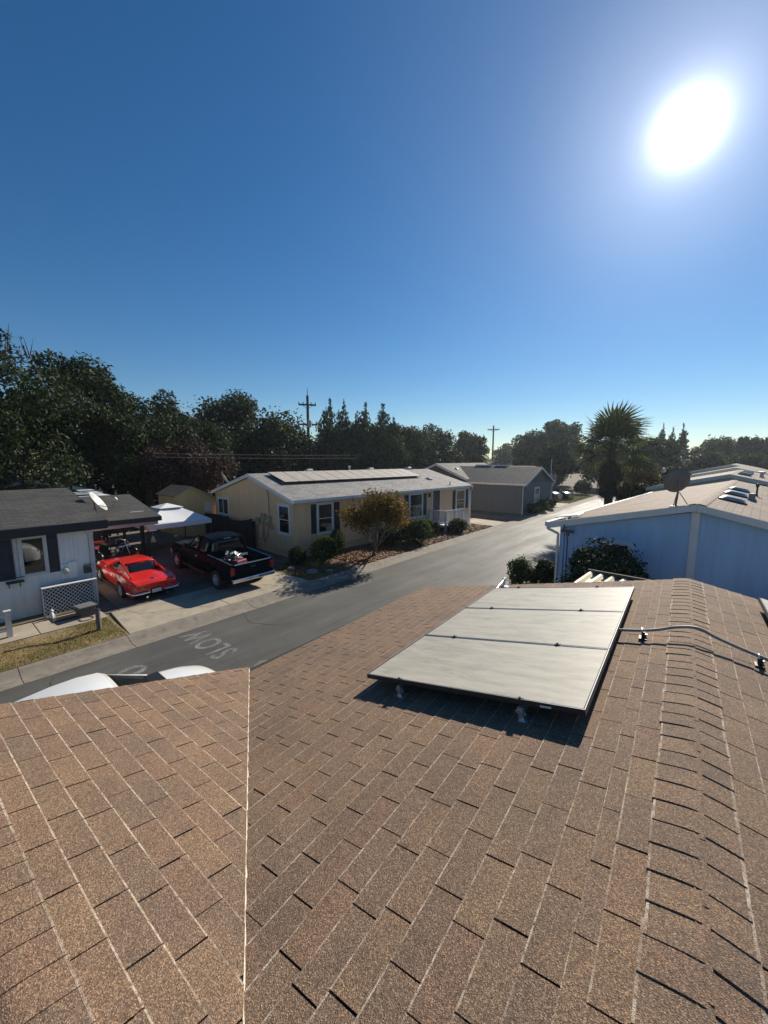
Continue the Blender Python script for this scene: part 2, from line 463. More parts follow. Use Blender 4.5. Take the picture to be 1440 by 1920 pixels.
mb_ = MB(); mb_.prism([(KX - .002, 10.4, .05), (KX - .002, 23.43, .05), (-12.3, 23.43, .05), (-13.6, 10.4, .05)], (0, 0, .05))
struct(mb_.build('mulch_bed', M('mulch', (.14, .075, .04), .95, var=.4, scale=5, bmp=.8, bscale=30)))
def chips(name, n, reg, z, mat, seed, size=.035):
    rg = np.random.default_rng(seed)
    x = rg.uniform(reg[0], reg[1], n); y = rg.uniform(reg[2], reg[3], n)
    a = rg.uniform(0, 2 * np.pi, n); s = size * rg.uniform(.5, 1.6, n); t = rg.uniform(-.6, .6, (n, 2)); zz = z + rg.uniform(0, .035, n)
    dx = np.stack([np.cos(a) * s, np.sin(a) * s, t[:, 0] * s], 1); dy = np.stack([-np.sin(a) * s * .5, np.cos(a) * s * .5, t[:, 1] * s * .5], 1)
    c = np.stack([x, y, zz], 1)
    V = np.stack([c - dx - dy, c + dx - dy, c + dx + dy, c - dx + dy], 1).reshape(-1, 3)
    return stuff(np_obj(name, V, np.arange(4 * n).reshape(-1, 4), mat))
chips('wood_chips', 26000, (-12.6, KX - .01, 11.3, 23.4), .10, 'wood_chip', 8)
leaf_mat('dead_leaf', [(0, (.20, .12, .055)), (.5, (.30, .20, .10)), (1, (.09, .06, .035))], .2)
chips('fallen_leaves', 5000, (-13.4, KX - .01, 8.7, 12.5), .065, 'dead_leaf', 9, .03)

# cracks in slabs and asphalt
M('crack', (.03, .028, .025), .95)
def crack(parent, pts, w, z, seed):
    rg = random.Random(seed); P = []
    for (x0, y0), (x1, y1) in zip(pts[:-1], pts[1:]):
        n = 7
        for k in range(n): P.append((x0 + (x1 - x0) * k / n + rg.uniform(-.03, .03), y0 + (y1 - y0) * k / n + rg.uniform(-.03, .03)))
    P.append(pts[-1]); rows = []
    for i, (x, y) in enumerate(P):
        a, b = P[max(i - 1, 0)], P[min(i + 1, len(P) - 1)]; L_ = math.hypot(b[0] - a[0], b[1] - a[1]) + 1e-9
        nx, ny = -(b[1] - a[1]) / L_, (b[0] - a[0]) / L_; ww = w * rg.uniform(.4, 1.0) * (1 if 0 < i < len(P) - 1 else .1)
        rows.append([(x + nx * ww, y + ny * ww, z), (x - nx * ww, y - ny * ww, z)])
    m = MB(); m.grid(rows); return m.build('crack', 'crack', parent, fix=False)
crack(drv, [(-12.4, 3.5), (-11.8, 3.7), (-11.5, 4.2), (-11.2, 4.9), (-10.75, 5.2)], .006, .1015, 1)
crack(drv, [(-12.4, 6.6), (-11.7, 6.9), (-11.2, 7.6)], .005, .1015, 2)
for i, pts in enumerate([[(-9.7, 8.5), (-9.0, 9.4), (-8.8, 11.0), (-8.2, 12.6)], [(-7.4, 6.0), (-7.5, 9.0), (-7.35, 13.0), (-7.45, 18.0), (-7.4, 24)], [(-9.8, 16.0), (-8.6, 16.2), (-7.4, 15.9), (-5.6, 16.3)], [(-9.8, 5.6), (-9.1, 5.4), (-8.4, 5.8)], [(-9.8, 1.4), (-9.0, 1.2), (-8.2, 1.7)]]):
    crack(ROAD, pts, .007, .0035, 10 + i)
# painted words on the road
def word(text, cx, cy, wid, hei, facing, label):
    cu = bpy.data.curves.new('t', 'FONT'); cu.body = text; cu.resolution_u = 3; cu.space_character = 1.12; cu.offset = .018
    ob = bpy.data.objects.new('t', cu); col.objects.link(ob)
    bpy.context.view_layer.update()
    me = bpy.data.meshes.new_from_object(ob.evaluated_get(bpy.context.evaluated_depsgraph_get()))
    bpy.data.objects.remove(ob); bpy.data.curves.remove(cu)
    n = len(me.vertices); co = np.empty(n * 3, np.float32); me.vertices.foreach_get('co', co); co = co.reshape(-1, 3)
    lo, hi = co.min(0), co.max(0)
    co[:, 0] = (co[:, 0] - (lo[0] + hi[0]) / 2) / (hi[0] - lo[0]) * wid
    co[:, 1] = (co[:, 1] - (lo[1] + hi[1]) / 2) / (hi[1] - lo[1]) * hei
    co[:, 2] = 0
    me.vertices.foreach_set('co', co.ravel()); me.update(); me.name = 'road_marking'
    me.materials.clear(); me.materials.append(MATS['road_paint'])
    o = bpy.data.objects.new('road_marking', me); col.objects.link(o)
    o.location = (cx, cy, .004); o.rotation_euler = (0, 0, R(facing))
    return tag(o, label, 'road marking', 'words painted on the road')
word('SLOW', -8.86, 4.10, 1.75, .62, 180, 'faded white word SLOW painted upside-down to us in far lane')
word('10', -8.65, 2.50, .80, .55, 180, 'faded white number 10 painted in far lane above white car')
word('SLOW', -6.3, 4.25, 1.75, .62, 0, 'faded white word SLOW in near lane, only its S clear of the roof')
# ------------------------------------------------------------------ our own brown shingled roof
D0 = 2.9
own = thing('shingled_house', 'brown shingled roof in the foreground with ridge, valley and wing', 'house', (0, 0, 0), D0)
S1, S2 = .21, .30
def mainz(v): return 2.74 - S1 * v
def rightz(v): return 2.74 - S1 * (-.32 - v)
def wingz(u): return 2.7066 - S2 * u
def W(u, v, z): return Vector((-v, u, z))      # own frame -> local x,y,z
M('roof_felt', (.035, .028, .024), .95, var=.2)
M('trim_white', (.62, .62, .60), .55, var=.1, scale=2, dirt=((.42, .40, .36), 3, .55, .8))
M('wall_beige', (.42, .36, .27), .7, var=.1)
def clip(poly, region):
    """convex clip of 2d poly by convex ccw region"""
    for i in range(len(region)):
        a, b = region[i], region[(i + 1) % len(region)]
        out = []
        for j in range(len(poly)):
            p, q = poly[j], poly[(j + 1) % len(poly)]
            sp = (b[0] - a[0]) * (p[1] - a[1]) - (b[1] - a[1]) * (p[0] - a[0])
            sq = (b[0] - a[0]) * (q[1] - a[1]) - (b[1] - a[1]) * (q[0] - a[0])
            if sp >= 0: out.append(p)
            if (sp > 0) != (sq > 0) and abs(sp - sq) > 1e-12:
                t = sp / (sp - sq); out.append((p[0] + (q[0] - p[0]) * t, p[1] + (q[1] - p[1]) * t))
        poly = out
        if len(poly) < 3: return []
    return poly
def area(p): return abs(sum(p[i][0] * p[(i + 1) % len(p)][1] - p[(i + 1) % len(p)][0] * p[i][1] for i in range(len(p)))) / 2
TAB, GAP, EXP = .305, .0072, .1265
LAP = .03
def tab_mb(L, E=EXP, jig=0.0):
    m = MB(); a0, a1 = 0, L; t = .0056
    m.add([(a0, -LAP, .0), (a1, -LAP, .0), (a0, E - .0065, t), (a1, E - .0065, t), (a0, E, t - .0006), (a1, E, t - .0006),
           (a0, E, 0), (a1, E, 0)], [(0, 1, 3, 2)], 0)
    m.f += [(2, 3, 5, 4), (4, 5, 7, 6)]; m.mi += [1, 1]
    m.f += [(0, 2, 4, 6), (1, 7, 5, 3)]; m.mi += [0, 0]
    return m
tab_me = tab_mb(TAB - GAP).mesh('shingle', ['shingle', 'shingle_edge'], fix=False)
def plane_tabs(origin, adir, bdir, region, b0, nb, arange, first_edges=None, seed=1):
    """origin local pt; a along course, b downslope; region in (a,b) ccw. yields (frame matrix, polygon or None, centre)"""
    rg = random.Random(seed); out = []
    a_ = Vector(adir).normalized(); b_ = Vector(bdir).normalized(); n_ = a_.cross(b_)
    if n_.z < 0: n_ = -n_
    edges = first_edges or []
    bs = list(edges)
    while len(bs) < nb: bs.append((bs[-1] if bs else b0) + EXP)
    prev = b0
    for k, be in enumerate(bs):
        E = be - prev; prev = be
        off = (k % 2) * TAB / 2 + rg.uniform(-.02, .02) + rg.choice((0, 0, 0, .07))
        i0 = math.floor((arange[0] - off) / TAB)
        for i in range(i0, int((arange[1] - off) / TAB) + 2):
            a0 = off + i * TAB + rg.uniform(-.002, .002)
            rect = [(a0, be - E - LAP), (a0 + TAB - GAP, be - E - LAP), (a0 + TAB - GAP, be), (a0, be)]
            vis = [(a0, be - E), (a0 + TAB - GAP, be - E), (a0 + TAB - GAP, be), (a0, be)]
            c = clip(vis, region)
            ar = area(c) if c else 0
            if ar < 2e-4: continue
            full = ar > .995 * area(vis)
            jz = rg.uniform(0, .0012) + .001; tilt = rg.uniform(-.0012, .0012); yaw = rg.uniform(-.004, .004)
            org = Vector(origin) + a_ * a0 + b_ * (be - E) + n_ * jz
            ax = (a_ + n_ * tilt + b_ * yaw).normalized(); nz = n_
            bx = nz.cross(ax).normalized(); 
            if bx.dot(b_) < 0: bx = -bx
            ax = bx.cross(nz).normalized()
            if ax.dot(a_) < 0: ax = -ax
            sc_ = E / EXP
            mt = frame(org, ax, bx * sc_, nz)
            loc = None if full else [(p[0] - a0, (p[1] - (be - E)) / sc_) for p in c]
            cen = Vector(origin) + a_ * (a0 + TAB / 2) + b_ * (be - E / 2)
            out.append((mt, loc, cen))
    return out
def clip_tab_mb(loc):
    m = MB(); n = len(loc); t = .0056
    z = lambda b: t * (b + LAP) / (EXP + LAP)
    vs = [(a, b, z(b)) for a, b in loc] + [(a, b, 0) for a, b in loc]
    m.add(vs, [tuple(range(n))], 0)
    for i in range(n):
        j = (i + 1) % n
        edge = 1 if (loc[i][1] > EXP - 1e-4 and loc[j][1] > EXP - 1e-4) else 0
        m.f.append((i, j, n + j, n + i)); m.mi.append(edge)
        if edge:      # worn strip along the butt
            (ax, _), (bx, _) = loc[i], loc[j]
            zz = z(EXP) + .0004
            m.add([(ax, EXP, zz), (bx, EXP, zz), (bx, EXP - .0065, zz - .0002), (ax, EXP - .0065, zz - .0002)], [(0, 1, 2, 3)], 1)
    return m
def deck(name, pts, parent):
    m = MB(); m.prism([tuple(p - Vector((0, 0, .06))) for p in pts], (0, 0, .058)); return m.build(name, 'roof_felt', parent)

VT, VB = (.10, .31), (2.42, 3.733)
EAVE_FAR = (6.0, 3.62); RIDGE_FAR = (6.3, -.16)
main_part = deck('main_roof_slope', [W(u, v, mainz(v)) for u, v in [(.1, -.16), RIDGE_FAR, EAVE_FAR, (2.42, 3.745), VT]], own)
wing_part = deck('wing_roof_slope', [W(u, v, wingz(u)) for u, v in [VT, VB, (.10, 3.733)]], own)
back_part = deck('wing_back_slope', [W(.1, .31, 2.677), W(.1, 3.733, 2.677), W(-2.3, 3.733, 1.957), W(-2.3, .31, 1.957)], own)
right_part = deck('far_roof_slope', [W(-2.5, -.16, rightz(-.16)), W(6.33, -.16, rightz(-.16)), W(6.42, -4.0, rightz(-4)), W(-2.5, -4.0, rightz(-4))], own)
near_main = deck('near_roof_slope', [W(-2.5, -.16, mainz(-.16)), W(.1, -.16, mainz(-.16)), W(.1, .31, mainz(.31)), W(-2.5, .31, mainz(.31))], own)
cs1 = math.sqrt(1 + S1 * S1); cs2 = math.sqrt(1 + S2 * S2)
tabs = []
reg = [(u, (v + .16) * cs1) for u, v in [(.1, -.16), RIDGE_FAR, EAVE_FAR, (2.42, 3.745), VT]]
edges = [(v + .16) * cs1 for v in (-.02, .102, .173, .295)]
tabs += [(main_part,) + t for t in plane_tabs(W(0, -.16, mainz(-.16)), (0, 1, 0), (-1, 0, -S1), reg, edges[0] - .14, 31, (0, 6.4), edges, 11)]
reg = [(v, (u - .10) * cs2) for u, v in [VT, VB, (.10, 3.733)]]
reg = [(v, b) for v, b in reg]
def ccw(p):
    s = sum(p[i][0] * p[(i + 1) % len(p)][1] - p[(i + 1) % len(p)][0] * p[i][1] for i in range(len(p)))
    return p if s > 0 else p[::-1]
tabs += [(wing_part,) + t for t in plane_tabs(W(.10, 0, wingz(.10)), (-1, 0, 0), (0, 1, -S2), ccw(reg), 0, 21, (0, 3.8), [.015, .148, .274, .401], 12)]
reg = [(u, (-.16 - v) * cs1) for u, v in [(-2.5, -.16), (6.33, -.16), (6.42, -4), (-2.5, -4)]]
tabs += [(right_part,) + t for t in plane_tabs(W(0, -.16, rightz(-.16)), (0, 1, 0), (1, 0, -S1), ccw(reg), 0, 24, (-.4, 6.5), [.02, .153, .28], 13)]
reg = [(v, (.10 - u) * cs2) for u, v in [(.1, .31), (.1, 3.733), (-2.3, 3.733), (-2.3, .31)]]
tabs += [(back_part,) + t for t in plane_tabs(W(.10, 0, 2.677), (-1, 0, 0), (0, -1, -S2), ccw(reg), 0, 8, (.3, 3.8), [.02, .153], 14)]
# the tabs that show largest stand singly, the rest are one mesh per slope
Mown = Matrix.Rotation(R(D0), 4, 'Z'); Mcam = (Matrix.Translation((0, 0, CAM_H)) @ cam.rotation_euler.to_matrix().to_4x4()).inverted()
def seen(p):
    q = Mcam @ (Mown @ p)
    if q.z > -.2: return None
    x = q.x / -q.z * 740; y = q.y / -q.z * 740
    return q.length if abs(x) < 740 and abs(y) < 990 else None
scored = []
for t in tabs:
    d = seen(t[3]); scored.append((d if d else 99, t))
scored.sort(key=lambda s: s[0])
count = {}
rest = {}
for d, (part, mt, loc, cen) in scored:
    k = part.name
    if d < 90 and count.get('all', 0) < 300:
        count['all'] = count.get('all', 0) + 1
        me = tab_me if loc is None else clip_tab_mb(loc).mesh('shingle', ['shingle', 'shingle_edge'], fix=False)
        inst(me, 'shingle', part, mt)
    else:
        m = rest.setdefault(k, (part, MB()))[1]; m.m = mt
        src = tab_mb(TAB - GAP) if loc is None else clip_tab_mb(loc)
        o = len(m.v); m.v += [tuple(mt @ Vector(p)) for p in src.v]
        m.f += [tuple(i + o for i in f) for f in src.f]; m.mi += src.mi
for k, (part, m) in rest.items():
    stuff(m.build('shingles', ['shingle', 'shingle_edge'], part, fix=False))
# ridge caps
def cap_mesh(half, L, s, t=.007, lap=.05):
    m = MB(); xs = [-half, -half * .55, -half * .22, 0, half * .22, half * .55, half]
    z = lambda x: -s * math.sqrt(x * x + .03 ** 2) + s * .03
    rows = []
    for y, h in ((0, t), (L + lap, .0012)):
        rows.append([(x, y, z(x) + h) for x in xs])
    low = [(x, 0, z(x)) for x in xs]
    e0 = [(x, y, zz) for (x, y, zz) in (rows[0][0], rows[1][0])]
    n = len(xs)
    m.add(rows[0] + rows[1] + low, [(i, i + 1, n + i + 1, n + i) for i in range(n - 1)], 0)
    for i in range(n - 1): m.f.append((i, 2 * n + i, 2 * n + i + 1, i + 1)); m.mi.append(0)
    for sgn in (-1, 1):
        a, b = sgn * half, sgn * (half - .009)
        m.add([(a, 0, z(a) + t + .0005), (b, 0, z(b) + t + .0005), (b, L + lap, z(b) + .0017), (a, L + lap, z(a) + .0017),
               (a, 0, z(a) - .006), (a, L + lap, z(a) - .006)], [(0, 1, 2, 3), (0, 3, 5, 4)], 1)
    return m.mesh('ridge_cap', ['shingle', 'shingle_edge'], smooth=35, fix=False)
cap_me = cap_mesh(.150, .132, S1)
rg = random.Random(5)
apz = mainz(-.01) + S1 * .15 - .004
ridge_part = MB(); ridge_part.box(.06, .26, -2.4, 6.25, apz - .07, apz - .045)
ridge_o = ridge_part.build('ridge', 'roof_felt', own)
for i in range(51):
    u0 = -.45 + i * .132
    if u0 + .18 > 6.36: break
    mt = Matrix.Translation(W(u0 + rg.uniform(-.006, .006), -.16 + rg.uniform(-.006, .006), apz + .004)) @ Matrix.Rotation(rg.uniform(-.014, .014), 4, 'Z')
    inst(cap_me, 'ridge_cap', ridge_o, mt)
cap2 = cap_mesh(.152, .132, S2)
wr = MB(); wr.box(-3.7, -.35, 0, .2, 2.59, 2.61); wr_o = wr.build('wing_ridge', 'roof_felt', own)
for i in range(26):
    v0 = .33 + i * .132
    mt = Matrix.Translation(W(.10, v0 + rg.uniform(-.005, .005), 2.677 + .012)) @ Matrix.Rotation(R(90) + rg.uniform(-.01, .01), 4, 'Z')
    inst(cap2, 'ridge_cap', wr_o, mt)
# valley line: the worn cut edge of the overlapping wing shingles
m = MB(); rg = random.Random(9)
n = 70; pts = []
for i in range(n + 1):
    t = i / n; u = VT[0] + (VB[0] - VT[0]) * t; v = VT[1] + (VB[1] - VT[1]) * t
    pts.append(W(u, v, mainz(v)))
dirv = (pts[-1] - pts[0]).normalized(); side = dirv.cross(Vector((0, 0, 1))).normalized()
ra = []
for p in pts:
    w = .006 + rg.uniform(-.002, .003); j = rg.uniform(-.0015, .0015)
    ra.append([tuple(p + side * (j - w) + Vector((0, 0, .004))), tuple(p + side * j + Vector((0, 0, .0115))), tuple(p + side * (j + w) + Vector((0, 0, .004)))])
m.grid(ra); m.build('valley_edge', M('valley_cream', (.60, .52, .42), .9, var=.3, scale=40), own)
# fascias and walls under the roof
m = MB()
m.prism([tuple(W(2.45, 3.70, 1.80)), tuple(W(6.0, 3.57, 1.80)), tuple(W(6.0, 3.57, 1.93)), tuple(W(2.45, 3.70, 1.93))], (.03, 0, 0)); m.build('fascia', 'trim_white', own)
m = MB()
m.prism([tuple(W(2.40, 3.70, 1.80)), tuple(W(2.40, 3.70, 1.92)), tuple(W(.1, 3.70, 2.61)), tuple(W(-2.3, 3.70, 1.89)), tuple(W(-2.3, 3.70, 1.77)), tuple(W(.1, 3.70, 2.49))], (.025, 0, 0)); m.build('rake_board', 'trim_white', own)
m = MB()
m.prism([tuple(W(6.0, 3.55, mainz(3.55) - .14)), tuple(W(6.0, 3.55, mainz(3.55) - .05)), tuple(W(6.27, -.16, mainz(-.16) - .05)), tuple(W(6.36, -3.9, rightz(-3.9) - .05)), tuple(W(6.36, -3.9, rightz(-3.9) - .14)), tuple(W(6.27, -.16, mainz(-.16) - .14))], (0, -.025, 0)); m.build('rake_board', 'trim_white', own)
m = MB()
m.prism([tuple(W(a, b, 0)) for a, b in [(-6, 3.45), (5.75, 3.45), (5.75, -3.7), (-6, -3.7)]], (0, 0, 1.72)); m.build('wall', 'wall_beige', own)

# ------------------------------------------------------------------ the three dusty panels on the roof
def dusty(name, c, cell=(.10, .095, .085)):
    m, nt, b = nt_new(name)
    v = coords(nt)
    st = nt.nodes.new('ShaderNodeMapping'); nt.links.new(v, st.inputs[0]); st.inputs['Scale'].default_value = (1.2, 5.0, 1)
    st.inputs['Rotation'].default_value = (0, 0, R(12))
    n1 = noise(nt, st.outputs[0], 2.2, 7, .72); n2 = noise(nt, v, 3.1, 6, .75); n3 = noise(nt, v, 38, 3, .6)
    cc = ramp(nt, n1, [(.3, sc(c, .70)), (.55, c), (.8, sc(c, 1.18))])
    streak = ramp(nt, n2, [(.56, (0, 0, 0)), (.70, (.75,) * 3)])
    cc = mix(nt, streak, cc, sc(c, .55))
    sp = ramp(nt, n3, [(.70, (0, 0, 0)), (.76, (.5,) * 3)])
    cc = mix(nt, sp, cc, sc(c, .45))
    nt.links.new(cc, b.inputs['Base Color'])
    b.inputs['Roughness'].default_value = .5; b.inputs['Specular IOR Level'].default_value = .45
    b.inputs['Coat Weight'].default_value = .12; b.inputs['Coat Roughness'].default_value = .35
    MATS[name] = m
dusty('panel_dust', (.44, .40, .32))
M('panel_frame', (.05, .05, .052), .4, metal=.6, var=.1)
M('alu', (.62, .62, .62), .35, metal=.9, var=.1)
M('black_plastic', (.015, .015, .016), .5, var=.2)
arr = thing('solar_array', 'three dusty grey solar panels mounted on the brown roof', 'solar panel', (0, 0, 0), D0)
PU0, PU1, PV0, PV1 = 2.50, 5.46, .335, 2.055
bd = Vector((-1, 0, -S1)).normalized(); ad = Vector((0, 1, 0)); nn = Vector((S1 * -1, 0, 1)).normalized()
nn = ad.cross(bd).normalized(); nn = nn if nn.z > 0 else -nn
plen = (PV1 - PV0) * cs1
def Pf(u): return frame(W(u, PV0, mainz(PV0)) + nn * .125, ad, bd, nn)
pw = (PU1 - PU0) / 3
for i in range(3):
    mt = Pf(PU0 + i * pw + .006)
    f_ = MB(mt); w = pw - .012
    f_.box(0, w, 0, .012, -.035, .002); f_.box(0, w, plen - .012, plen, -.035, .002)
    f_.box(0, .012, .012, plen - .012, -.035, .002); f_.box(w - .012, w, .012, plen - .012, -.035, .002)
    po = f_.build('panel', 'panel_frame', arr)
    g2 = MB(mt); g2.box(.012, w - .012, .012, plen - .012, -.012, -.001); g2.build('glass', 'panel_dust', po)
    lip = MB(mt)
    for (x0, x1, y0, y1) in [(0, w, 0, .004), (0, w, plen - .004, plen), (0, .004, .004, plen - .004), (w - .004, w, .004, plen - .004)]:
        lip.box(x0, x1, y0, y1, .002, .0028)
    lip.build('frame_lip', 'alu', po)
for k in (.38, 1.38):
    m = MB(Pf(PU0 - .03)); m.box(-.0, 3.02, k, k + .035, -.085, -.038); m.build('rail', 'alu', arr)
    for q in (.02, .95, 1.95, 2.9):
        m = MB(Pf(PU0 - .03 + q)); m.box(-.02, .02, k - .002, k + .037, -.128, -.086); m.box(-.045, .045, k - .03, k + .065, -.1265, -.119); m.build('foot', 'alu', arr)
    for q in (0, 1, 2, 3):
        m = MB(Pf(PU0 + q * pw)); m.box(-.013, .013, k - .005, k + .04, .0035, .009); m.lathe([(.008, .009), (.008, .02)], 8, 'z', (0, k + .017, 0)); m.build('clamp', 'black_plastic', arr)
    # hanging cable clip at the lower edge
    m = MB(Pf(PU0 - .012)); m.tube([(0, k + .02, -.04), (-.01, k + .05, -.07), (-.005, k + .03, -.1), (0, k - .01, -.09), (0, k + .0, -.05)], .006, 6); m.build('cable_loop', 'alu', arr)
m = MB(Pf(PU0)); m.box(-.0012, -.0002, 1.1 - .9, 1.17 - .9, -.026, -.012); m.build('sticker', 'trim_white', arr)

arr2 = thing('solar_array', 'pale corner of a second panel at the right edge of the brown roof', 'solar panel', (0, 0, 0), D0)
bd2 = Vector((1, 0, -S1)).normalized(); nn2 = Vector((S1, 0, 1)).normalized()
mt = frame(W(4.95, -.765, rightz(-.765)) + nn2 * .125, ad, bd2, nn2)
f_ = MB(mt); f_.box(0, .99, 0, 1.75, -.035, -.002); f_.build('panel', 'panel_frame', arr2)
g2 = MB(mt); g2.box(.012, .978, .012, 1.738, -.0015, .0005); g2.build('glass', 'panel_dust', arr2)
for q in (.2, .8):
    for k in (.3, 1.3):
        m = MB(mt); m.box(q - .02, q + .02, k, k + .04, -.13, -.036); m.build('foot', 'alu', arr2)

# conduit over the ridge
cd = thing('conduit', 'grey electrical conduit running from the panels over the ridge', 'conduit', (0, 0, 0), D0)
pts = []
for v, u in [(.36, 4.06), (.30, 4.06), (.18, 4.07), (.06, 4.10), (-.06, 4.13), (-.2, 4.15), (-.32, 4.15), (-.5, 4.13), (-.72, 4.10), (-1.1, 4.07)]:
    z = (mainz(v) if v > -.16 else rightz(v)) + .085 + (.035 * math.exp(-((v + .16) / .16) ** 2))
    pts.append(W(u, v, z))
def smooth_path(P, n=5):
    P = [Vector(p) for p in P]; out = []
    for i in range(len(P) - 1):
        p0, p1, p2, p3 = P[max(i - 1, 0)], P[i], P[i + 1], P[min(i + 2, len(P) - 1)]
        for k in range(n):
            t = k / n
            out.append(.5 * ((2 * p1) + (-p0 + p2) * t + (2 * p0 - 5 * p1 + 4 * p2 - p3) * t * t + (-p0 + 3 * p1 - 3 * p2 + p3) * t ** 3))
    out.append(P[-1]); return out
m = MB(); m.tube(smooth_path(pts), .0125, 10); m.build('pipe', M('galv', (.27, .27, .275), .6, metal=.45, var=.2, scale=20), cd, smooth=True)
for v, u in ((.17, 4.07), (-.60, 4.115)):
    z0 = (mainz(v) if v > 0 else rightz(v)); p = W(u, v, z0)
    m = MB(Matrix.Translation(p)); m.box(-.03, .03, -.04, .04, .004, .022); m.box(-.014, .014, -.014, .014, .02, .07); m.build('foot', 'black_plastic', cd)
    m = MB(Matrix.Translation(p)); m.tube([(-.012, -.02, .075), (-.012, -.014, .1), (-.012, .014, .1), (-.012, .02, .075)], .005, 6); m.build('strap', 'alu', cd)
    m = MB(Matrix.Translation(p)); m.lathe([(.009, .022), (.009, .05)], 8, 'z', (.02, .02, 0)); m.build('bolt', 'alu', cd)
m = MB(Matrix.Translation(W(4.095, -.86, rightz(-.86)))); m.box(-.07, .1, -.09, .09, .004, .12); m.build('junction_box', 'black_plastic', cd, bevel=.006)

vp = thing('cable_pipe', 'short white capped pipe beside the far corner of the panels', 'pipe', (0, 0, 0), D0)
m = MB(); a = W(5.50, 2.13, mainz(2.13) + .02); b = W(6.05, 2.16, mainz(2.16) + .10)
m.tube([a, b], .018, 10); m.build('stem', 'alu', vp, smooth=True)
m = MB(); m.tube([b, b + Vector((0, .05, .01))], .032, 10); m.tube([b + Vector((0, .02, -.01)), W(6.08, 2.16, mainz(2.16))], .02, 8); m.build('cap', 'trim_white', vp, smooth=True)
m = MB(Matrix.Translation(W(6.0, 2.10, mainz(2.10) + .006))); m.box(-.07, .05, -.05, .05, 0, .006); m.build('flashing', 'trim_white', vp)
# clear corrugated awning sheet behind our far gable
M('fibreglass', (.55, .50, .36), .5, var=.2, scale=4)
aw = thing('corrugated_awning', 'cream corrugated plastic awning sheet behind the far roof edge', 'awning', (-1.83, 8.40, 0), -3.9)
rows = []
for i in range(49):
    x = i * .025
    zc = 2.02 + .032 * math.sin(i / 8 * 2 * math.pi)
    rows.append([(x, .25, zc + .02 - x * .02), (x - .33, -1.2, zc - .34 - x * .02)])
m = MB(); m.grid(rows)
aw_o = m.build('sheet', 'fibreglass', aw, smooth=60); sl = aw_o.modifiers.new('thick', 'SOLIDIFY'); sl.thickness = .004
m = MB(); m.box(-.02, 1.35, .26, .30, 1.93, 2.09); m.build('ledger', M('dark_wood', (.05, .04, .035), .8, var=.3), aw)
for x in (.05, 1.15):
    m = MB(); m.box(x - .33, x - .25, -1.15, -1.07, 0.06, 1.62); m.build('post', 'trim_white', aw)
# ------------------------------------------------------------------ house kit (local x = across towards the road, y = along the road)
siding_mat('yellow_siding', (.80, .54, .30), .20); siding_mat('blue_siding', (.30, .48, .73), .20, .15); siding_mat('grey_siding', (.115, .15, .175), .25)
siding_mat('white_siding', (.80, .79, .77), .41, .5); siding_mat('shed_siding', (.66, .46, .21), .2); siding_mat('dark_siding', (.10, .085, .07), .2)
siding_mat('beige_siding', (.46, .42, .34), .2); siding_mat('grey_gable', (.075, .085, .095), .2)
far_shingle('roof_dark', (.052, .051, .049), (.082, .079, .074)); far_shingle('roof_grey', (.21, .205, .20), (.30, .29, .28)); far_shingle('roof_tan', (.165, .115, .085), (.23, .16, .118))
far_shingle('roof_midgrey', (.062, .063, .063), (.095, .094, .092)); far_shingle('roof_brown', (.12, .09, .07), (.17, .13, .10))
M('fascia_grey', (.56, .58, .61), .6, var=.1, scale=3); M('fascia_dark', (.02, .022, .028), .6, var=.2); M('gutter_white', (.70, .70, .69), .4, var=.08)
M('shutter_blue', (.018, .026, .045), .55, var=.2); M('curtain', (.55, .55, .54), .8, var=.15, scale=20); M('door_brown', (.085, .04, .03), .5, var=.2)
clear_glass('window_glass'); M('screen', (.05, .055, .06), .7, var=.15); M('dish_grey', (.48, .47, .44), .45, var=.15, scale=6); M('dish_dark', (.14, .14, .14), .55, var=.15)
M('metal_dark', (.06, .06, .065), .45, metal=.5, var=.2); M('pipe_yellow', (.40, .31, .17), .6, var=.15); M('skylight', (.30, .30, .29), .3, var=.12); M('lattice_white', (.60, .60, .60), .6, var=.12, scale=8)
M('black_wood', (.012, .012, .014), .8, var=.4, scale=4); M('maroon', (.09, .02, .025), .6, var=.2)
def WF(o, u, n):
    """wall frame: local x along the wall, y up, z outward"""
    u = Vector(u).normalized(); n = Vector(n).normalized()
    return frame(o, u, Vector((0, 0, 1)), n)
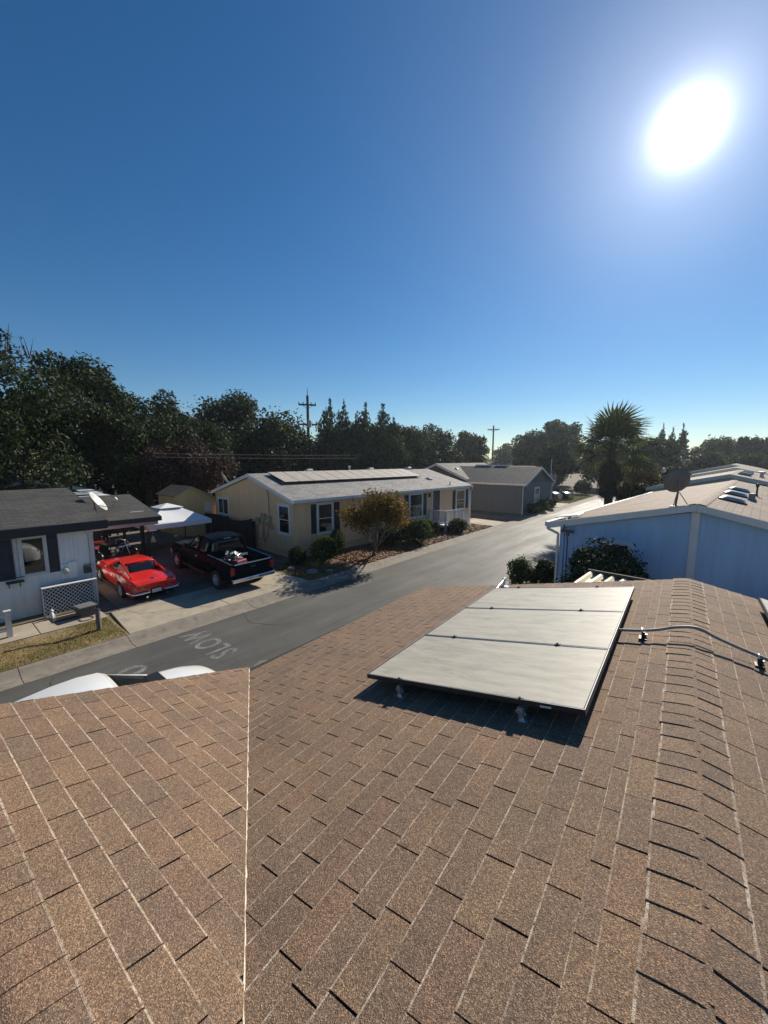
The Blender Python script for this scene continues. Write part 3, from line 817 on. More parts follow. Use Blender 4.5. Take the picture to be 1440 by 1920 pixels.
def window(parent, mt, x0, x1, z0, z1, kind='hung', trim=.09, fm='gutter_white', gl='window_glass', curtains=False):
    """mt: wall frame. frame mesh with pane sub-parts"""
    m = MB(mt); t = trim
    m.box(x0 - t, x1 + t, z1, z1 + t, -.02, .035); m.box(x0 - t, x1 + t, z0 - t, z0, -.02, .045)
    m.box(x0 - t, x0, z0, z1, -.02, .033); m.box(x1, x1 + t, z0, z1, -.02, .033)
    w = m.build('window', fm, parent)
    s = .032
    bk = MB(mt); bk.box(x0, x1, z0, z1, .0005, .003); bk.build('room_shade_plate', M('room_shade', (.022, .022, .025), .9, var=.5, scale=4), w)  # dark plate on the solid wall, painted as the unlit room
    def pane(a, b, c, d, zz, mat=gl):
        p = MB(mt); p.box(a, b, c, c + s, zz, zz + .011); p.box(a, b, d - s, d, zz, zz + .011); p.box(a, a + s, c + s, d - s, zz, zz + .011); p.box(b - s, b, c + s, d - s, zz, zz + .011)
        p.build('sash', fm, w)
        q = MB(mt); q.box(a + s, b - s, c + s, d - s, zz + .003, zz + .006); q.build('pane', mat, w)
    if kind == 'hung':
        zm = (z0 + z1) / 2; pane(x0, x1, zm - .016, z1, .020); pane(x0, x1, z0, zm + .016, .0085)
        c = MB(mt); c.box(x0 + .01, x1 - .01, zm + .02, z1 - .01, .004, .006); c.build('blind', M('blind_grey', (.26, .29, .31), .8), w)
    elif kind == 'slider':
        xm = (x0 + x1) / 2; pane(x0, xm + .016, z0, z1, .020); pane(xm - .016, x1, z0, z1, .0085)
    else: pane(x0, x1, z0, z1, .012)
    if curtains:
        for sgn in (0, 1):
            rows = []
            for i in range(13):
                f = i / 12
                xx = x0 + f * (x1 - x0) * .40 if sgn == 0 else x1 - f * (x1 - x0) * .40
                mid = x0 + f * (x1 - x0) * .14 if sgn == 0 else x1 - f * (x1 - x0) * .14
                zz = .0055 + .0022 * math.sin(f * 22)
                rows.append([(xx, z1 - .01, zz), (mid, z0 + (z1 - z0) * .38, zz), (mid * .9 + xx * .1, z0 + .01, zz)])
            c = MB(mt); c.grid(rows); c.build('curtain', 'curtain', w)
    return w
def shutter(parent, mt, x0, x1, z0, z1, mat='shutter_blue'):
    m = MB(mt); m.box(x0, x1, z0, z1, .002, .022)
    sh = m.build('shutter', mat, parent)
    n = int((z1 - z0 - .16) / .07)
    lv = MB(mt)
    for i in range(n):
        z = z0 + .08 + i * .07
        lv.add([(x0 + .035, z, .0225), (x1 - .035, z, .0225), (x1 - .035, z + .05, .034), (x0 + .035, z + .05, .034), (x0 + .035, z + .055, .0225), (x1 - .035, z + .055, .0225)], [(0, 1, 2, 3), (3, 2, 5, 4)])
    stuff(lv.build('louvres', mat, sh))
    return sh
def siding_wall(parent, name, mt, poly, mat, sheet=1.22, t=.02, gap=.004):
    """poly in wall (x,z) ccw, cut into sheets that stand as panels"""
    xs = [p[0] for p in poly]; x = min(xs); base = None
    m = MB(mt); m.prism([(a, b, -.10) for a, b in poly], (0, 0, .085)); base = m.build(name, mat, parent)
    while x < max(xs) - .01:
        a, b = x, min(x + sheet, max(xs))
        c = clip(poly, [(a + gap / 2, -9), (b - gap / 2, -9), (b - gap / 2, 19), (a + gap / 2, 19)])
        if len(c) >= 3:
            q = MB(mt); q.prism([(p[0], p[1], -.0145) for p in c], (0, 0, .0145)); q.build('siding_panel', mat, base)
        x += sheet
    return base
def roof_slope(parent, name, pts, mat, t=.07, edge=None):
    """pts: 4 local points of the top face"""
    m = MB(); m.prism([(p[0], p[1], p[2] - t) for p in pts], (0, 0, t)); return m.build(name, mat, parent)
def dish(parent_label, loc, rz, tilt, size, mat, legs=True, group=None, back='dish_dark', arm_dir=1, skew=0, mast=None):
    t = thing('satellite_dish', parent_label, 'satellite dish', loc, rz, group)
    rows = []; n = 20
    zc = mast or .62 * size + .06
    B = Matrix.Translation((0, 0, zc)) @ Matrix.Rotation(R(skew), 4, 'Y') @ Matrix.Rotation(R(tilt), 4, 'X')      # dish looks along local -Y
    for i in range(7):
        r = i / 6; d = -.16 * size * (1 - r * r)
        rows.append([(math.cos(2 * math.pi * k / n) * size * r * .5, -(-d) * -1 if False else .16 * size * (1 - r * r), math.sin(2 * math.pi * k / n) * size * r * .56) for k in range(n)])
    m = MB(B); m.grid(rows, closed=True); o = m.build('reflector', mat, t, smooth=60); sd = o.modifiers.new('s', 'SOLIDIFY'); sd.thickness = .012
    m = MB(B); m.tube([(0, .17 * size, -.1 * size), (0, -.25 * size, -.62 * size), (0, -.62 * size, -.38 * size)], .014, 6); m.build('feed_arm', back, t)
    m = MB(B); m.box(-.06, .06, -.70 * size, -.58 * size, -.42 * size, -.26 * size); m.lathe([(.03, -.58 * size), (.04, -.53 * size)], 10, 'y', (0, 0, -.33 * size)); m.build('receiver', 'dish_grey', t, bevel=.008)
    m = MB(); m.tube([(0, .05, 0), (0, .10, zc * .4), (0, .12 * size + .06, zc)], .022, 8); m.box(-.09, .09, -.04, .14, 0, .012)
    m.build('mast', back, t)
    if legs:
        for s in (-1, 1):
            m = MB(); m.tube([(s * .16, .34, .0), (s * .02, .13, zc * .55)], .008, 6); m.build('strut', back, t)
    return t

# ------------------------------------------------------------------ yellow house across the road
YA = -3.9
yel = thing('yellow_house', 'yellow manufactured house with grey roof and dark blue shutters', 'house', (-13.5, 10.15, 0), YA)
YW, YL, YE, YP = 7.6, 14.0, 2.58, 3.60          # width, length, eave and ridge height
RX = -3.62                                       # ridge line, local x
gable = [(-7.6, .06), (0, .06), (0, 2.52), (RX, 3.46), (-7.6, 2.52)]
fr_g = WF((0, 0, 0), (1, 0, 0), (0, -1, 0)); fr_f = WF((0, 0, 0), (0, 1, 0), (1, 0, 0))
siding_wall(yel, 'gable_wall', fr_g, [(-7.6, .42), (0, .42), (0, 2.52), (RX, 3.46), (-7.6, 2.52)], 'yellow_siding')
siding_wall(yel, 'front_wall', fr_f, [(.0, .42), (13.8, .42), (13.8, 2.52), (0, 2.52)], 'yellow_siding')
siding_wall(yel, 'far_gable_wall', WF((0, 13.8, 0), (-1, 0, 0), (0, 1, 0)), [(0, .42), (7.6, .42), (7.6, 2.52), (-RX, 3.46), (0, 2.52)], 'yellow_siding')
siding_wall(yel, 'back_wall', WF((-7.6, 13.8, 0), (0, -1, 0), (-1, 0, 0)), [(.0, .42), (13.8, .42), (13.8, 2.52), (0, 2.52)], 'yellow_siding')
m = MB(fr_g); m.box(-7.62, .03, .40, .44, 0, .03); m.build('belt_board', 'yellow_siding', yel)
m = MB(fr_f); m.box(.03, 13.8, .40, .44, 0, .03); m.build('belt_board', 'yellow_siding', yel)
m = MB(); m.box(-7.57, -.03, .03, 13.77, .03, .41); m.build('skirting', 'yellow_siding', yel)
m = MB(); m.box(-.10, .022, -.022, .10, .05, 2.52); m.build('corner_board', 'yellow_siding', yel)
m = MB(); m.box(-.10, .022, 13.7, 13.83, .05, 2.52); m.build('corner_board', 'gutter_white', yel)
OVX, OVY = .16, .12
zE = 2.62
roof_slope(yel, 'roof_front', [(OVX, -OVY, zE), (OVX, 13.8 + OVY, zE), (RX, 13.8 + OVY, YP + .04), (RX, -OVY, YP + .04)], 'roof_grey')
roof_slope(yel, 'roof_back', [(RX, -OVY, YP + .04), (RX, 13.8 + OVY, YP + .04), (-7.78, 13.8 + OVY, zE), (-7.78, -OVY, zE)], 'roof_grey')
for yy in (-OVY - .025, 13.8 + OVY):
    m = MB(); m.prism([(OVX, yy, zE - .17), (OVX, yy, zE - .01), (RX, yy, YP + .03), (RX, yy, YP - .13)], (0, .022, 0)); m.build('rake_board', 'gutter_white', yel)
    m = MB(); m.prism([(-7.78, yy, zE - .17), (-7.78, yy, zE - .01), (RX - .003, yy, YP + .03), (RX - .003, yy, YP - .13)], (0, .022, 0)); m.build('rake_board', 'gutter_white', yel)
m = MB(); m.box(OVX + .002, OVX + .10, -OVY, 13.8 + OVY, zE - .12, zE - .105); m.box(OVX + .085, OVX + .10, -OVY, 13.8 + OVY, zE - .105, zE + .01); m.box(OVX + .002, OVX + .012, -OVY, 13.8 + OVY, zE - .105, zE + .005)
m.build('gutter', 'gutter_white', yel)
m = MB(); m.box(-.0, OVX, -OVY, 13.8 + OVY, zE - .10, zE - .08); m.build('soffit', 'gutter_white', yel)
m = MB(); m.tube([(OVX + .05, 13.86, zE - .12), (OVX - .02, 13.87, zE - .3), (.05, 13.87, zE - .42), (.05, 13.87, .1)], .035, 8); m.build('downspout', 'gutter_white', yel)
# windows on the gable and on the front
window(yel, fr_g, -7.18, -6.05, 1.44, 2.24, 'slider'); window(yel, fr_g, -1.07, -.28, 1.13, 2.32, 'hung')
window(yel, fr_f, 1.30, 2.08, 1.05, 2.33, 'hung'); shutter(yel, fr_f, .92, 1.19, 1.05, 2.36); shutter(yel, fr_f, 2.20, 2.53, 1.05, 2.36)
window(yel, fr_f, 7.62, 8.70, 1.05, 2.36, 'hung', curtains=True); shutter(yel, fr_f, 7.15, 7.5, 1.08, 2.36); shutter(yel, fr_f, 8.82, 9.12, 1.08, 2.36)
window(yel, fr_f, 12.25, 13.2, 1.10, 2.33, 'hung'); shutter(yel, fr_f, 11.83, 12.13, 1.12, 2.36); shutter(yel, fr_f, 13.32, 13.62, 1.12, 2.36)
window(yel, fr_f, 4.5, 5.4, 1.05, 2.33, 'hung'); shutter(yel, fr_f, 4.1, 4.38, 1.05, 2.36); shutter(yel, fr_f, 5.52, 5.8, 1.05, 2.36)
m = MB(fr_f); m.box(9.72, 10.42, .62, 2.46, .001, .03); dd = m.build('door', 'door_brown', yel)
m = MB(fr_f); m.box(9.66, 9.72, .55, 2.5, .001, .045); m.box(10.42, 10.48, .55, 2.5, .001, .045); m.build('door_frame', 'gutter_white', dd)
for a, b in ((.75, 1.3), (1.4, 1.85), (1.95, 2.38)):
    m = MB(fr_f); m.box(9.80, 10.34, a, b, .031, .038); m.build('door_panel', 'door_brown', dd)
m = MB(fr_f); m.lathe([(.025, .03), (.03, .06), (.01, .085)], 8, 'z', (10.36, 1.5, 0)); m.build('handle', 'alu', dd)
m = MB(fr_f); m.box(9.3, 9.38, 2.12, 2.36, .02, .12); m.build('porch_lamp', 'metal_dark', yel)
# front porch with its railing
po = thing('porch', 'small wooden porch with white railing at the yellow house door', 'porch', (-13.5, 10.15, 0), YA)
m = MB(); m.box(.04, 1.25, 9.35, 11.2, .48, .56); m.build('floor', 'fascia_grey', po)
for x, y in ((1.2, 9.4), (1.2, 11.1), (.1, 9.4), (1.2, 10.3)):
    m = MB(); m.box(x - .045, x + .045, y - .045, y + .045, .06, 1.38); m.build('post', 'gutter_white', po)
def rail(y0, y1, x0, x1, z0, z1):
    L = math.hypot(y1 - y0, x1 - x0); n = max(2, int(L / .13))
    for zz0, zz1 in ((z0 + .78, z1 + .78), (z0 + .08, z1 + .08)):
        m = MB(); d = Vector((x1 - x0, y1 - y0, 0)).normalized(); p = Vector((-d.y, d.x, 0)) * .03
        a = Vector((x0, y0, zz0)); b = Vector((x1, y1, zz1)); h = Vector((0, 0, .05))
        m.prism([a - p, a + p, a + p + h, a - p + h], b - a); m.build('rail', 'gutter_white', po)
    for i in range(1, n):
        f = i / n; x = x0 + (x1 - x0) * f; y = y0 + (y1 - y0) * f; z = z0 + (z1 - z0) * f
        m = MB(); m.box(x - .018, x + .018, y - .018, y + .018, z + .13, z + .78); m.build('baluster', 'gutter_white', po)
rail(9.42, 10.27, 1.2, 1.2, .56, .56); rail(10.33, 11.08, 1.2, 1.2, .56, .56); rail(9.4, 9.4, .12, 1.16, .56, .56)
rail(11.12, 11.95, 1.2, 1.2, .53, .06)
for i in range(3):
    m = MB(); m.box(.2, 1.15, 11.2 + i * .27, 11.5 + i * .27, .06, .42 - i * .14); m.build('step', 'fascia_grey', po)
# meter boxes and pipes on the gable
mt_ = thing('electric_meter', 'meter boxes with pipes on the yellow gable wall', 'meter', (-13.5, 10.15, 0), YA)
m = MB(fr_g); m.box(-2.05, -1.72, 1.30, 1.78, .002, .12); m.build('box', 'pipe_yellow', mt_, bevel=.01)
m = MB(fr_g); m.box(-2.55, -2.18, 1.38, 1.85, .002, .10); m.build('box', 'pipe_yellow', mt_, bevel=.01)
m = MB(fr_g); m.box(-3.05, -2.75, 1.25, 1.62, .002, .09); m.build('box', 'pipe_yellow', mt_, bevel=.01)
m = MB(fr_g); m.lathe([(.09, .12), (.09, .19), (.07, .21)], 14, 'z', (-1.88, 1.52, 0)); m.build('dial', 'dish_grey', mt_)
for pts in ([(-1.84, 1.78, .05), (-1.86, 2.55, .05), (-1.95, 2.95, .05), (-1.95, 3.05, .05)], [(-2.36, 1.38, .05), (-2.36, .5, .05)], [(-2.9, 1.25, .05), (-2.9, .7, .05), (-2.6, .62, .05), (-2.45, .9, .05), (-2.42, 1.38, .05)],
            [(-1.95, 1.30, .05), (-1.98, .9, .05), (-2.2, .7, .05), (-2.25, .45, .05)], [(-1.75, 1.3, .08), (-1.6, 1.2, .08), (-1.5, 1.35, .08), (-1.72, 1.45, .08)], [(-3.0, 1.25, .05), (-3.0, .1, .05)]):
    m = MB(fr_g); m.tube(smooth_path(pts, 4), .022, 6); m.build('pipe', 'pipe_yellow', mt_)
# twelve panels on the yellow house roof
slY = (YP + .04 - zE) / (-RX + OVX)
ya = thing('solar_array', 'long row of twelve dusty panels on the yellow house roof', 'solar panel', (-13.5, 10.15, 0), YA)
dusty('panel_dust_tan', (.50, .43, .34))
slope_d = Vector((-1, 0, slY)).normalized(); nY = Vector((slY, 0, 1)).normalized()
oY = Vector((-1.80, .78, zE + (1.80 + OVX) * slY)) + nY * .14
for i in range(12):
    w = 10.05 / 12
    mt = frame(oY + Vector((0, i * w + .006, 0)), (0, 1, 0), slope_d, nY)
    m = MB(mt); m.box(0, w - .012, 0, 1.62, -.04, -.002); pnl = m.build('panel', 'panel_frame', ya)
    m = MB(mt); m.box(.014, w - .026, .014, 1.606, -.0015, .001); m.build('glass', 'panel_dust_tan', pnl)
m = MB(frame(oY, (0, 1, 0), slope_d, nY)); m.box(.0, 10.04, .25, .29, -.12, -.042); m.build('rail', 'alu', ya)
m = MB(frame(oY, (0, 1, 0), slope_d, nY)); m.box(.0, 10.04, 1.25, 1.29, -.12, -.042); m.build('rail', 'alu', ya)
def box_vent(lab, house_loc, rz, x, y, z, sl, size=.32, mat='skylight', h=.10, cat='roof vent', name='roof_vent'):
    t = thing(name, lab, cat, house_loc, rz)
    d = Vector((1, 0, -sl)).normalized(); n = Vector((sl, 0, 1)).normalized()
    mt = frame((x, y, z), d, (0, 1, 0), n)
    m = MB(mt); s = size
    m.box(-s * .75, s * .75, -s * .75, s * .75, 0, .012); m.build('flashing', 'metal_dark', t)
    m = MB(mt); m.add([(-s / 2, -s / 2, .012), (s / 2, -s / 2, .012), (s / 2, s / 2, .012), (-s / 2, s / 2, .012), (-s * .32, -s * .42, h), (s * .42, -s * .42, h), (s * .42, s * .42, h), (-s * .32, s * .42, h)],
          [(4, 5, 6, 7), (0, 1, 5, 4), (1, 2, 6, 5), (2, 3, 7, 6), (3, 0, 4, 7)]); m.build('hood', mat, t, bevel=.012)
    return t
def pipe_vent(lab, loc, rz, x, y, z, h=.3, r=.05, cap=True, mat='galv'):
    t = thing('roof_pipe', lab, 'roof vent', loc, rz)
    m = MB(); m.lathe([(r, -.1), (r, h)], 10, 'z', (x, y, z)); m.lathe([(r * 2, -.06), (r * 1.15, .06)], 10, 'z', (x, y, z)); m.build('stack', mat, t, smooth=50)
    if cap: m = MB(); m.lathe([(r * 1.1, h), (r * 1.8, h + .02), (r * 1.8, h + .09), (r * .3, h + .12)], 10, 'z', (x, y, z)); m.build('cap', mat, t, smooth=50)
    return t
YLOC = (-13.5, 10.15, 0)
zr = lambda x: zE + (-x + OVX) * slY
box_vent('small square vent near the far end of the grey yellow-house roof', YLOC, YA, -1.45, 11.25, zr(-1.45), slY, .3)
pipe_vent('thin pipe stub above the front gutter of the yellow house', YLOC, YA, -.2, 11.8, zr(-.2), .22, .03, False)
box_vent('white vent on the yellow house ridge above its second panel', YLOC, YA, RX - .25, 3.6, YP + .03, -slY, .4, 'trim_white', .14)
pipe_vent('capped pipe on the yellow house ridge above its middle panels', YLOC, YA, RX - .3, 6.6, YP + .0, .22, .05, True, 'trim_white')
box_vent('white vent on the yellow house ridge above its seventh panel', YLOC, YA, RX - .25, 8.3, YP + .03, -slY, .4, 'trim_white', .14)
box_vent('white vent on the yellow house ridge beyond its last panel', YLOC, YA, RX - .25, 12.0, YP + .03, -slY, .4, 'trim_white', .14)
dish('small pale satellite dish on the left end of the yellow house roof', (-20.4, 10.95, 2.86), 155, -32, .66, 'dish_grey', True)
# black board fence between truck and yellow gable
fn = thing('board_fence', 'black wooden board fence beside the yellow gable behind the truck', 'fence', (-16.55, 10.08, 0), 0)
rg = random.Random(3)
bm_ = MB(); bm_.add([(0, 0, 0), (.135, 0, 0), (.135, .02, 0), (0, .02, 0), (0, 0, 1.46), (.135, 0, 1.46), (.135, .02, 1.46), (0, .02, 1.46), (.0675, 0, 1.5), (.0675, .02, 1.5)],
    [(0, 1, 5, 8, 4), (2, 3, 7, 9, 6), (1, 2, 6, 5), (3, 0, 4, 7), (4, 8, 9, 7), (8, 5, 6, 9)])
board = bm_.mesh('board', 'black_wood')
for i in range(36):
    x = -i * .143; dip = -.17 * math.sin(min(1, i / 20) * math.pi) - (.12 * (i / 36))
    inst(board, 'board', fn, Matrix.Translation((x - .135, rg.uniform(-.006, .006) - (.02 if False else 0), .05)) @ Matrix.Diagonal((1, 1, 1 + dip / 1.46 + rg.uniform(-.008, .008), 1)))
for z in (.35, 1.15):
    m = MB(); m.box(-5.15, 0, .022, .06, z, z + .09); m.build('rail', 'black_wood', fn)
for x in (-.02, -2.4, -4.8):
    m = MB(); m.box(x - .09, x, .062, .15, .02, 1.42); m.build('post', 'black_wood', fn)
# ------------------------------------------------------------------ blue house at the right
BA = -3.9
BLOC = (-.24, 10.71, 0)
blu = thing('blue_house', 'pale blue house with tan shingled roof and white trim', 'house', BLOC, BA)
BW, BL = 3.07, 13.6
BE, BP = 2.66, 3.37; slB = (BP - BE) / BW
fr_b = WF((0, 0, 0), (1, 0, 0), (0, -1, 0))
WI = .28       # wall set back from the eave
yw = .06
fr_b = WF((0, yw, 0), (1, 0, 0), (0, -1, 0))
siding_wall(blu, 'gable_wall', fr_b, [(-BW + WI, .0), (-.04, .0), (-.04, BP - .19), (-BW + WI, BE - .12)], 'blue_siding', 1.4)
siding_wall(blu, 'gable_wall', fr_b, [(.05, .0), (BW - WI, .0), (BW - WI, BE - .12), (.05, BP - .19)], 'blue_siding', 4)
m = MB(); m.prism([(-.085, yw - .035, 0), (.06, yw - .035, 0), (.06, yw - .035, BP - .16), (-.085, yw - .035, BP - .16)], (0, .09, 0)); m.build('centre_board', 'fascia_grey', blu)
siding_wall(blu, 'side_wall', WF((-BW + WI, BL, 0), (0, -1, 0), (-1, 0, 0)), [(0, 0), (BL - yw, 0), (BL - yw, BE - .1), (0, BE - .1)], 'blue_siding')
siding_wall(blu, 'side_wall', WF((BW - WI, 0, 0), (0, 1, 0), (1, 0, 0)), [(yw, 0), (BL, 0), (BL, BE - .1), (yw, BE - .1)], 'blue_siding')
m = MB(); m.box(-BW + WI - .022, -BW + WI + .08, yw - .024, yw + .05, 0, BE - .1); m.build('corner_board', 'blue_siding', blu)
roof_slope(blu, 'roof_left', [(0, -.1, BP), (0, BL, BP), (-BW, BL, BE), (-BW, -.1, BE)], 'roof_tan', .05)
roof_slope(blu, 'roof_right', [(0, -.1, BP), (BW, -.1, BE), (BW, BL, BE), (0, BL, BP)], 'roof_tan', .05)
capm = MB()
rows = []
for y in [(-.1) + i * (BL + .1) / 30 for i in range(31)]:
    rows.append([(-.16, y, BP - .16 * slB + .012), (-.05, y, BP - .002 + .008), (.05, y, BP - .002 + .008), (.16, y, BP - .16 * slB + .012)])
capm.grid(rows); capm.build('ridge_cap', 'roof_tan', blu, smooth=True)
for s in (-1, 1):
    m = MB(); m.prism([(s * BW, -.128, BE - .17), (s * BW, -.128, BE - .005), (s * .003, -.128, BP - .005), (s * .003, -.128, BP - .15)], (0, .025, 0)); m.build('rake_board', 'fascia_grey', blu)
    m = MB(); m.box(s * (BW + .002) if s > 0 else -BW - .11, s * BW + .11 if s > 0 else -BW - .002, -.1, BL, BE - .13, BE - .005); m.build('gutter', 'fascia_grey', blu, bevel=.015)
m = MB(); m.tube(smooth_path([(-BW - .05, -.02, BE - .13), (-BW - .04, -.02, BE - .2), (-BW + .2, -.0, BE - .30), (-BW + WI - .06, .0, BE - .38), (-BW + WI - .06, 0, BE - .6), (-BW + WI - .06, .0, .1)], 4), .036, 8); m.build('downspout', 'gutter_white', blu, smooth=True)
window(blu, fr_b, -1.75, -1.2, 1.45, 2.28, 'slider', fm='fascia_grey')
m = MB(fr_b); m.tube([(-2.62, 2.45, .03), (-2.62, .8, .03)], .012, 6); m.build('cable', 'metal_dark', blu)
# flat panel antenna on the eave corner
fa = thing('flat_antenna', 'flat white rectangular antenna on a bracket at the blue roof corner', 'antenna', BLOC, BA)
m = MB(frame((-2.72, .36, 2.82), (math.cos(.35), .0, math.sin(.18)), (0, 1, .05), Vector((-math.sin(.2), 0, 1)).normalized())); m.box(-.32, .32, -.22, .22, -.012, .012); m.build('plate', 'gutter_white', fa, bevel=.008)
m = MB(); m.tube([(-2.66, .30, 2.80), (-2.66, -.10, 2.72), (-2.66, -.16, 2.48), (-2.5, -.16, 2.47)], .018, 8); m.build('bracket', 'metal_dark', fa)
m = MB(); m.box(-2.72, -2.42, -.2, -.1, 2.44, 2.50); m.box(-2.58, -2.52, -.2, -.13, 2.36, 2.46); m.build('clamp', 'metal_dark', fa)
dish('dark grey satellite dish on tripod at the blue house ridge', (-.66, 11.05, 3.26), 205, -18, .52, 'dish_dark', True, mast=.58)
def bl(lab, x, y, **k): return box_vent(lab, BLOC, BA, x, y, BP - abs(x) * slB + .004, slB if x > 0 else -slB, **k)
def skyl(lab, x, y):
    t = thing('skylight', lab, 'skylight', BLOC, BA)
    d = Vector((1, 0, -slB)).normalized(); n = Vector((slB, 0, 1)).normalized()
    mt = frame((x, y, BP - x * slB + .002), d, (0, 1, 0), n)
    m = MB(mt); m.box(-.27, .27, -.27, .27, 0, .04); m.build('curb', 'metal_dark', t)
    rows = []
    for i in range(9):
        a = i / 8
        rows.append([((a - .5) * .52, (b / 8 - .5) * .52, .04 + .075 * (max(0, 1 - (2 * a - 1) ** 4) * max(0, 1 - (b / 4 - 1) ** 4)) ** .6) for b in range(9)])
    m = MB(mt); m.grid(rows); m.build('dome', 'skylight', t, smooth=60)
skyl('nearest domed skylight on the tan roof of the blue house', .45, 2.5); skyl('middle domed skylight on the tan roof of the blue house', .42, 4.7); skyl('farthest domed skylight on the tan roof of the blue house', .42, 7.0)
zb = lambda x: BP - abs(x) * slB
pipe_vent('thin black pipe beyond the domed skylights', BLOC, BA, .85, 6.2, zb(.85), .28, .025, True, 'metal_dark')
pipe_vent('short grey pipe between skylights and large vent', BLOC, BA, .78, 4.0, zb(.78), .2, .07, False)
pipe_vent('large capped metal flue on the tan roof at right', BLOC, BA, 1.28, 4.15, zb(1.28), .24, .11, True)
# ------------------------------------------------------------------ roofs beyond the blue house
def far_house(lab, loc, rz, hw, L, ez, pz, wall, roof, name='far_house', win=(), fas='fascia_grey'):
    t = thing(name, lab, 'house', loc, rz)
    m = MB(); m.prism([(-hw + .25, .1, 0), (hw - .25, .1, 0), (hw - .25, .1, ez - .02), (0, .1, pz - .08), (-hw + .25, .1, ez - .02)], (0, L - .2, 0)); m.build('wall', wall, t)
    for s in (-1, 1):
        m = MB(); m.prism([(s * hw, -.05, ez - .06), (s * hw, -.05, ez), (s * .002, -.05, pz), (s * .002, -.05, pz - .06)], (0, L, 0)); m.build('roof', roof, t)
        m = MB(); m.prism([(s * hw, -.08, ez - .2), (s * hw, -.08, ez - .02), (s * .002, -.08, pz - .02), (s * .002, -.08, pz - .18)], (0, .028, 0)); m.build('rake_board', fas, t)
    for (face, a, b, c, d) in win:
        fr = {'g': WF((0, .1, 0), (1, 0, 0), (0, -1, 0)), 'l': WF((-hw + .25, 0, 0), (0, -1, 0), (-1, 0, 0)), 'r': WF((hw - .25, 0, 0), (0, 1, 0), (1, 0, 0))}[face]
        window(t, fr, a, b, c, d, 'slider')
    return t
far_house('low house with brown roof and white gable trim beyond the blue house', (.55, 27.2, 0), -3.9, 3.6, 13, 2.72, 3.56, 'beige_siding', 'roof_tan', fas='trim_white', win=[('g', -2.4, -1.4, 1.0, 2.0)])
far_house('third tan-roofed house in the row beyond the blue house', (1.2, 43.5, 0), -3.9, 3.8, 13, 2.75, 3.66, 'beige_siding', 'roof_brown', fas='trim_white')
far_house('fourth house in the row, its brown roof just below the trees', (1.2, 60, 0), -3.9, 4.2, 14, 2.8, 3.8, 'beige_siding', 'roof_brown')
far_house('distant low house at the right edge under the far trees', (9.5, 62, 0), -3.9, 4.2, 14, 2.8, 3.7, 'trim_white', 'roof_midgrey')
L2 = (.55, 27.2, 0)
for i, (x, y, s) in enumerate([(.5, 2.5, 'near'), (.5, 5.5, 'middle'), (.5, 8.5, 'far')]):
    box_vent('%s skylight on the second roof beyond the blue house' % s, L2, -3.9, x, y, 3.56 - x * .233, .233, .6, 'skylight', .16, 'skylight', 'skylight')
pipe_vent('white flue on the second roof beyond the blue house', L2, -3.9, 1.2, 4.2, 3.56 - 1.2 * .233, .25, .09, True, 'trim_white')
# ------------------------------------------------------------------ grey house
GLOC = (-11.2, 30.15, 0)
gry = thing('grey_house', 'blue-grey house with dark gable and white trim beyond the yellow house', 'house', GLOC, -2)
GW, GE, GP = 5.9, 2.52, 3.72
slG = (GP - GE) / (GW / 2)
fr1 = WF((0, 0, 0), (1, 0, 0), (0, -1, 0)); fr2 = WF((0, 0, 0), (0, 1, 0), (1, 0, 0))
siding_wall(gry, 'side_wall', fr1, [(-5.3, .05), (0, .05), (0, GE), (-5.3, GE)], 'grey_siding')
siding_wall(gry, 'end_wall', fr2, [(0, .05), (GW, .05), (GW, GE - .02), (0, GE - .02)], 'grey_siding')
siding_wall(gry, 'end_gable', WF((.01, 0, 0), (0, 1, 0), (1, 0, 0)), [(0, GE), (GW, GE), (GW / 2, GP - .07)], 'grey_gable', 3)
m = MB(); m.box(-.02, .035, 0, GW, GE - .04, GE + .03); m.build('belt_board', 'grey_gable', gry)
for s, y0 in ((1, -.25), (-1, GW + .25)):
    roof_slope(gry, 'roof', [(.22, y0, GE - .08), (.22, GW / 2, GP), (-9, GW / 2, GP), (-9, y0, GE - .08)], 'roof_midgrey', .06)
    m = MB(); m.prism([(.222, y0, GE - .26), (.222, y0, GE - .09), (.222, GW / 2 - s * .002, GP - .01), (.222, GW / 2 - s * .002, GP - .17)], (.025, 0, 0)); m.build('rake_board', 'gutter_white', gry)
m = MB(); m.box(-5.4, .22, -.36, -.26, GE - .2, GE - .08); m.build('gutter', 'gutter_white', gry, bevel=.012)
m = MB(); m.tube(smooth_path([(.1, -.30, GE - .2), (.08, -.25, GE - .3), (-.04, -.07, GE - .42), (-.04, -.07, .1)], 3), .04, 8); m.build('downspout', 'gutter_white', gry)
m = MB(); m.tube(smooth_path([(.2, GW + .2, GE - .2), (.14, GW + .1, GE - .4), (.07, GW - .05, GE - .5), (.07, GW - .05, .1)], 3), .04, 8); m.build('downspout', 'gutter_white', gry)
window(gry, fr2, 2.15, 3.05, .95, 2.0, 'slider')
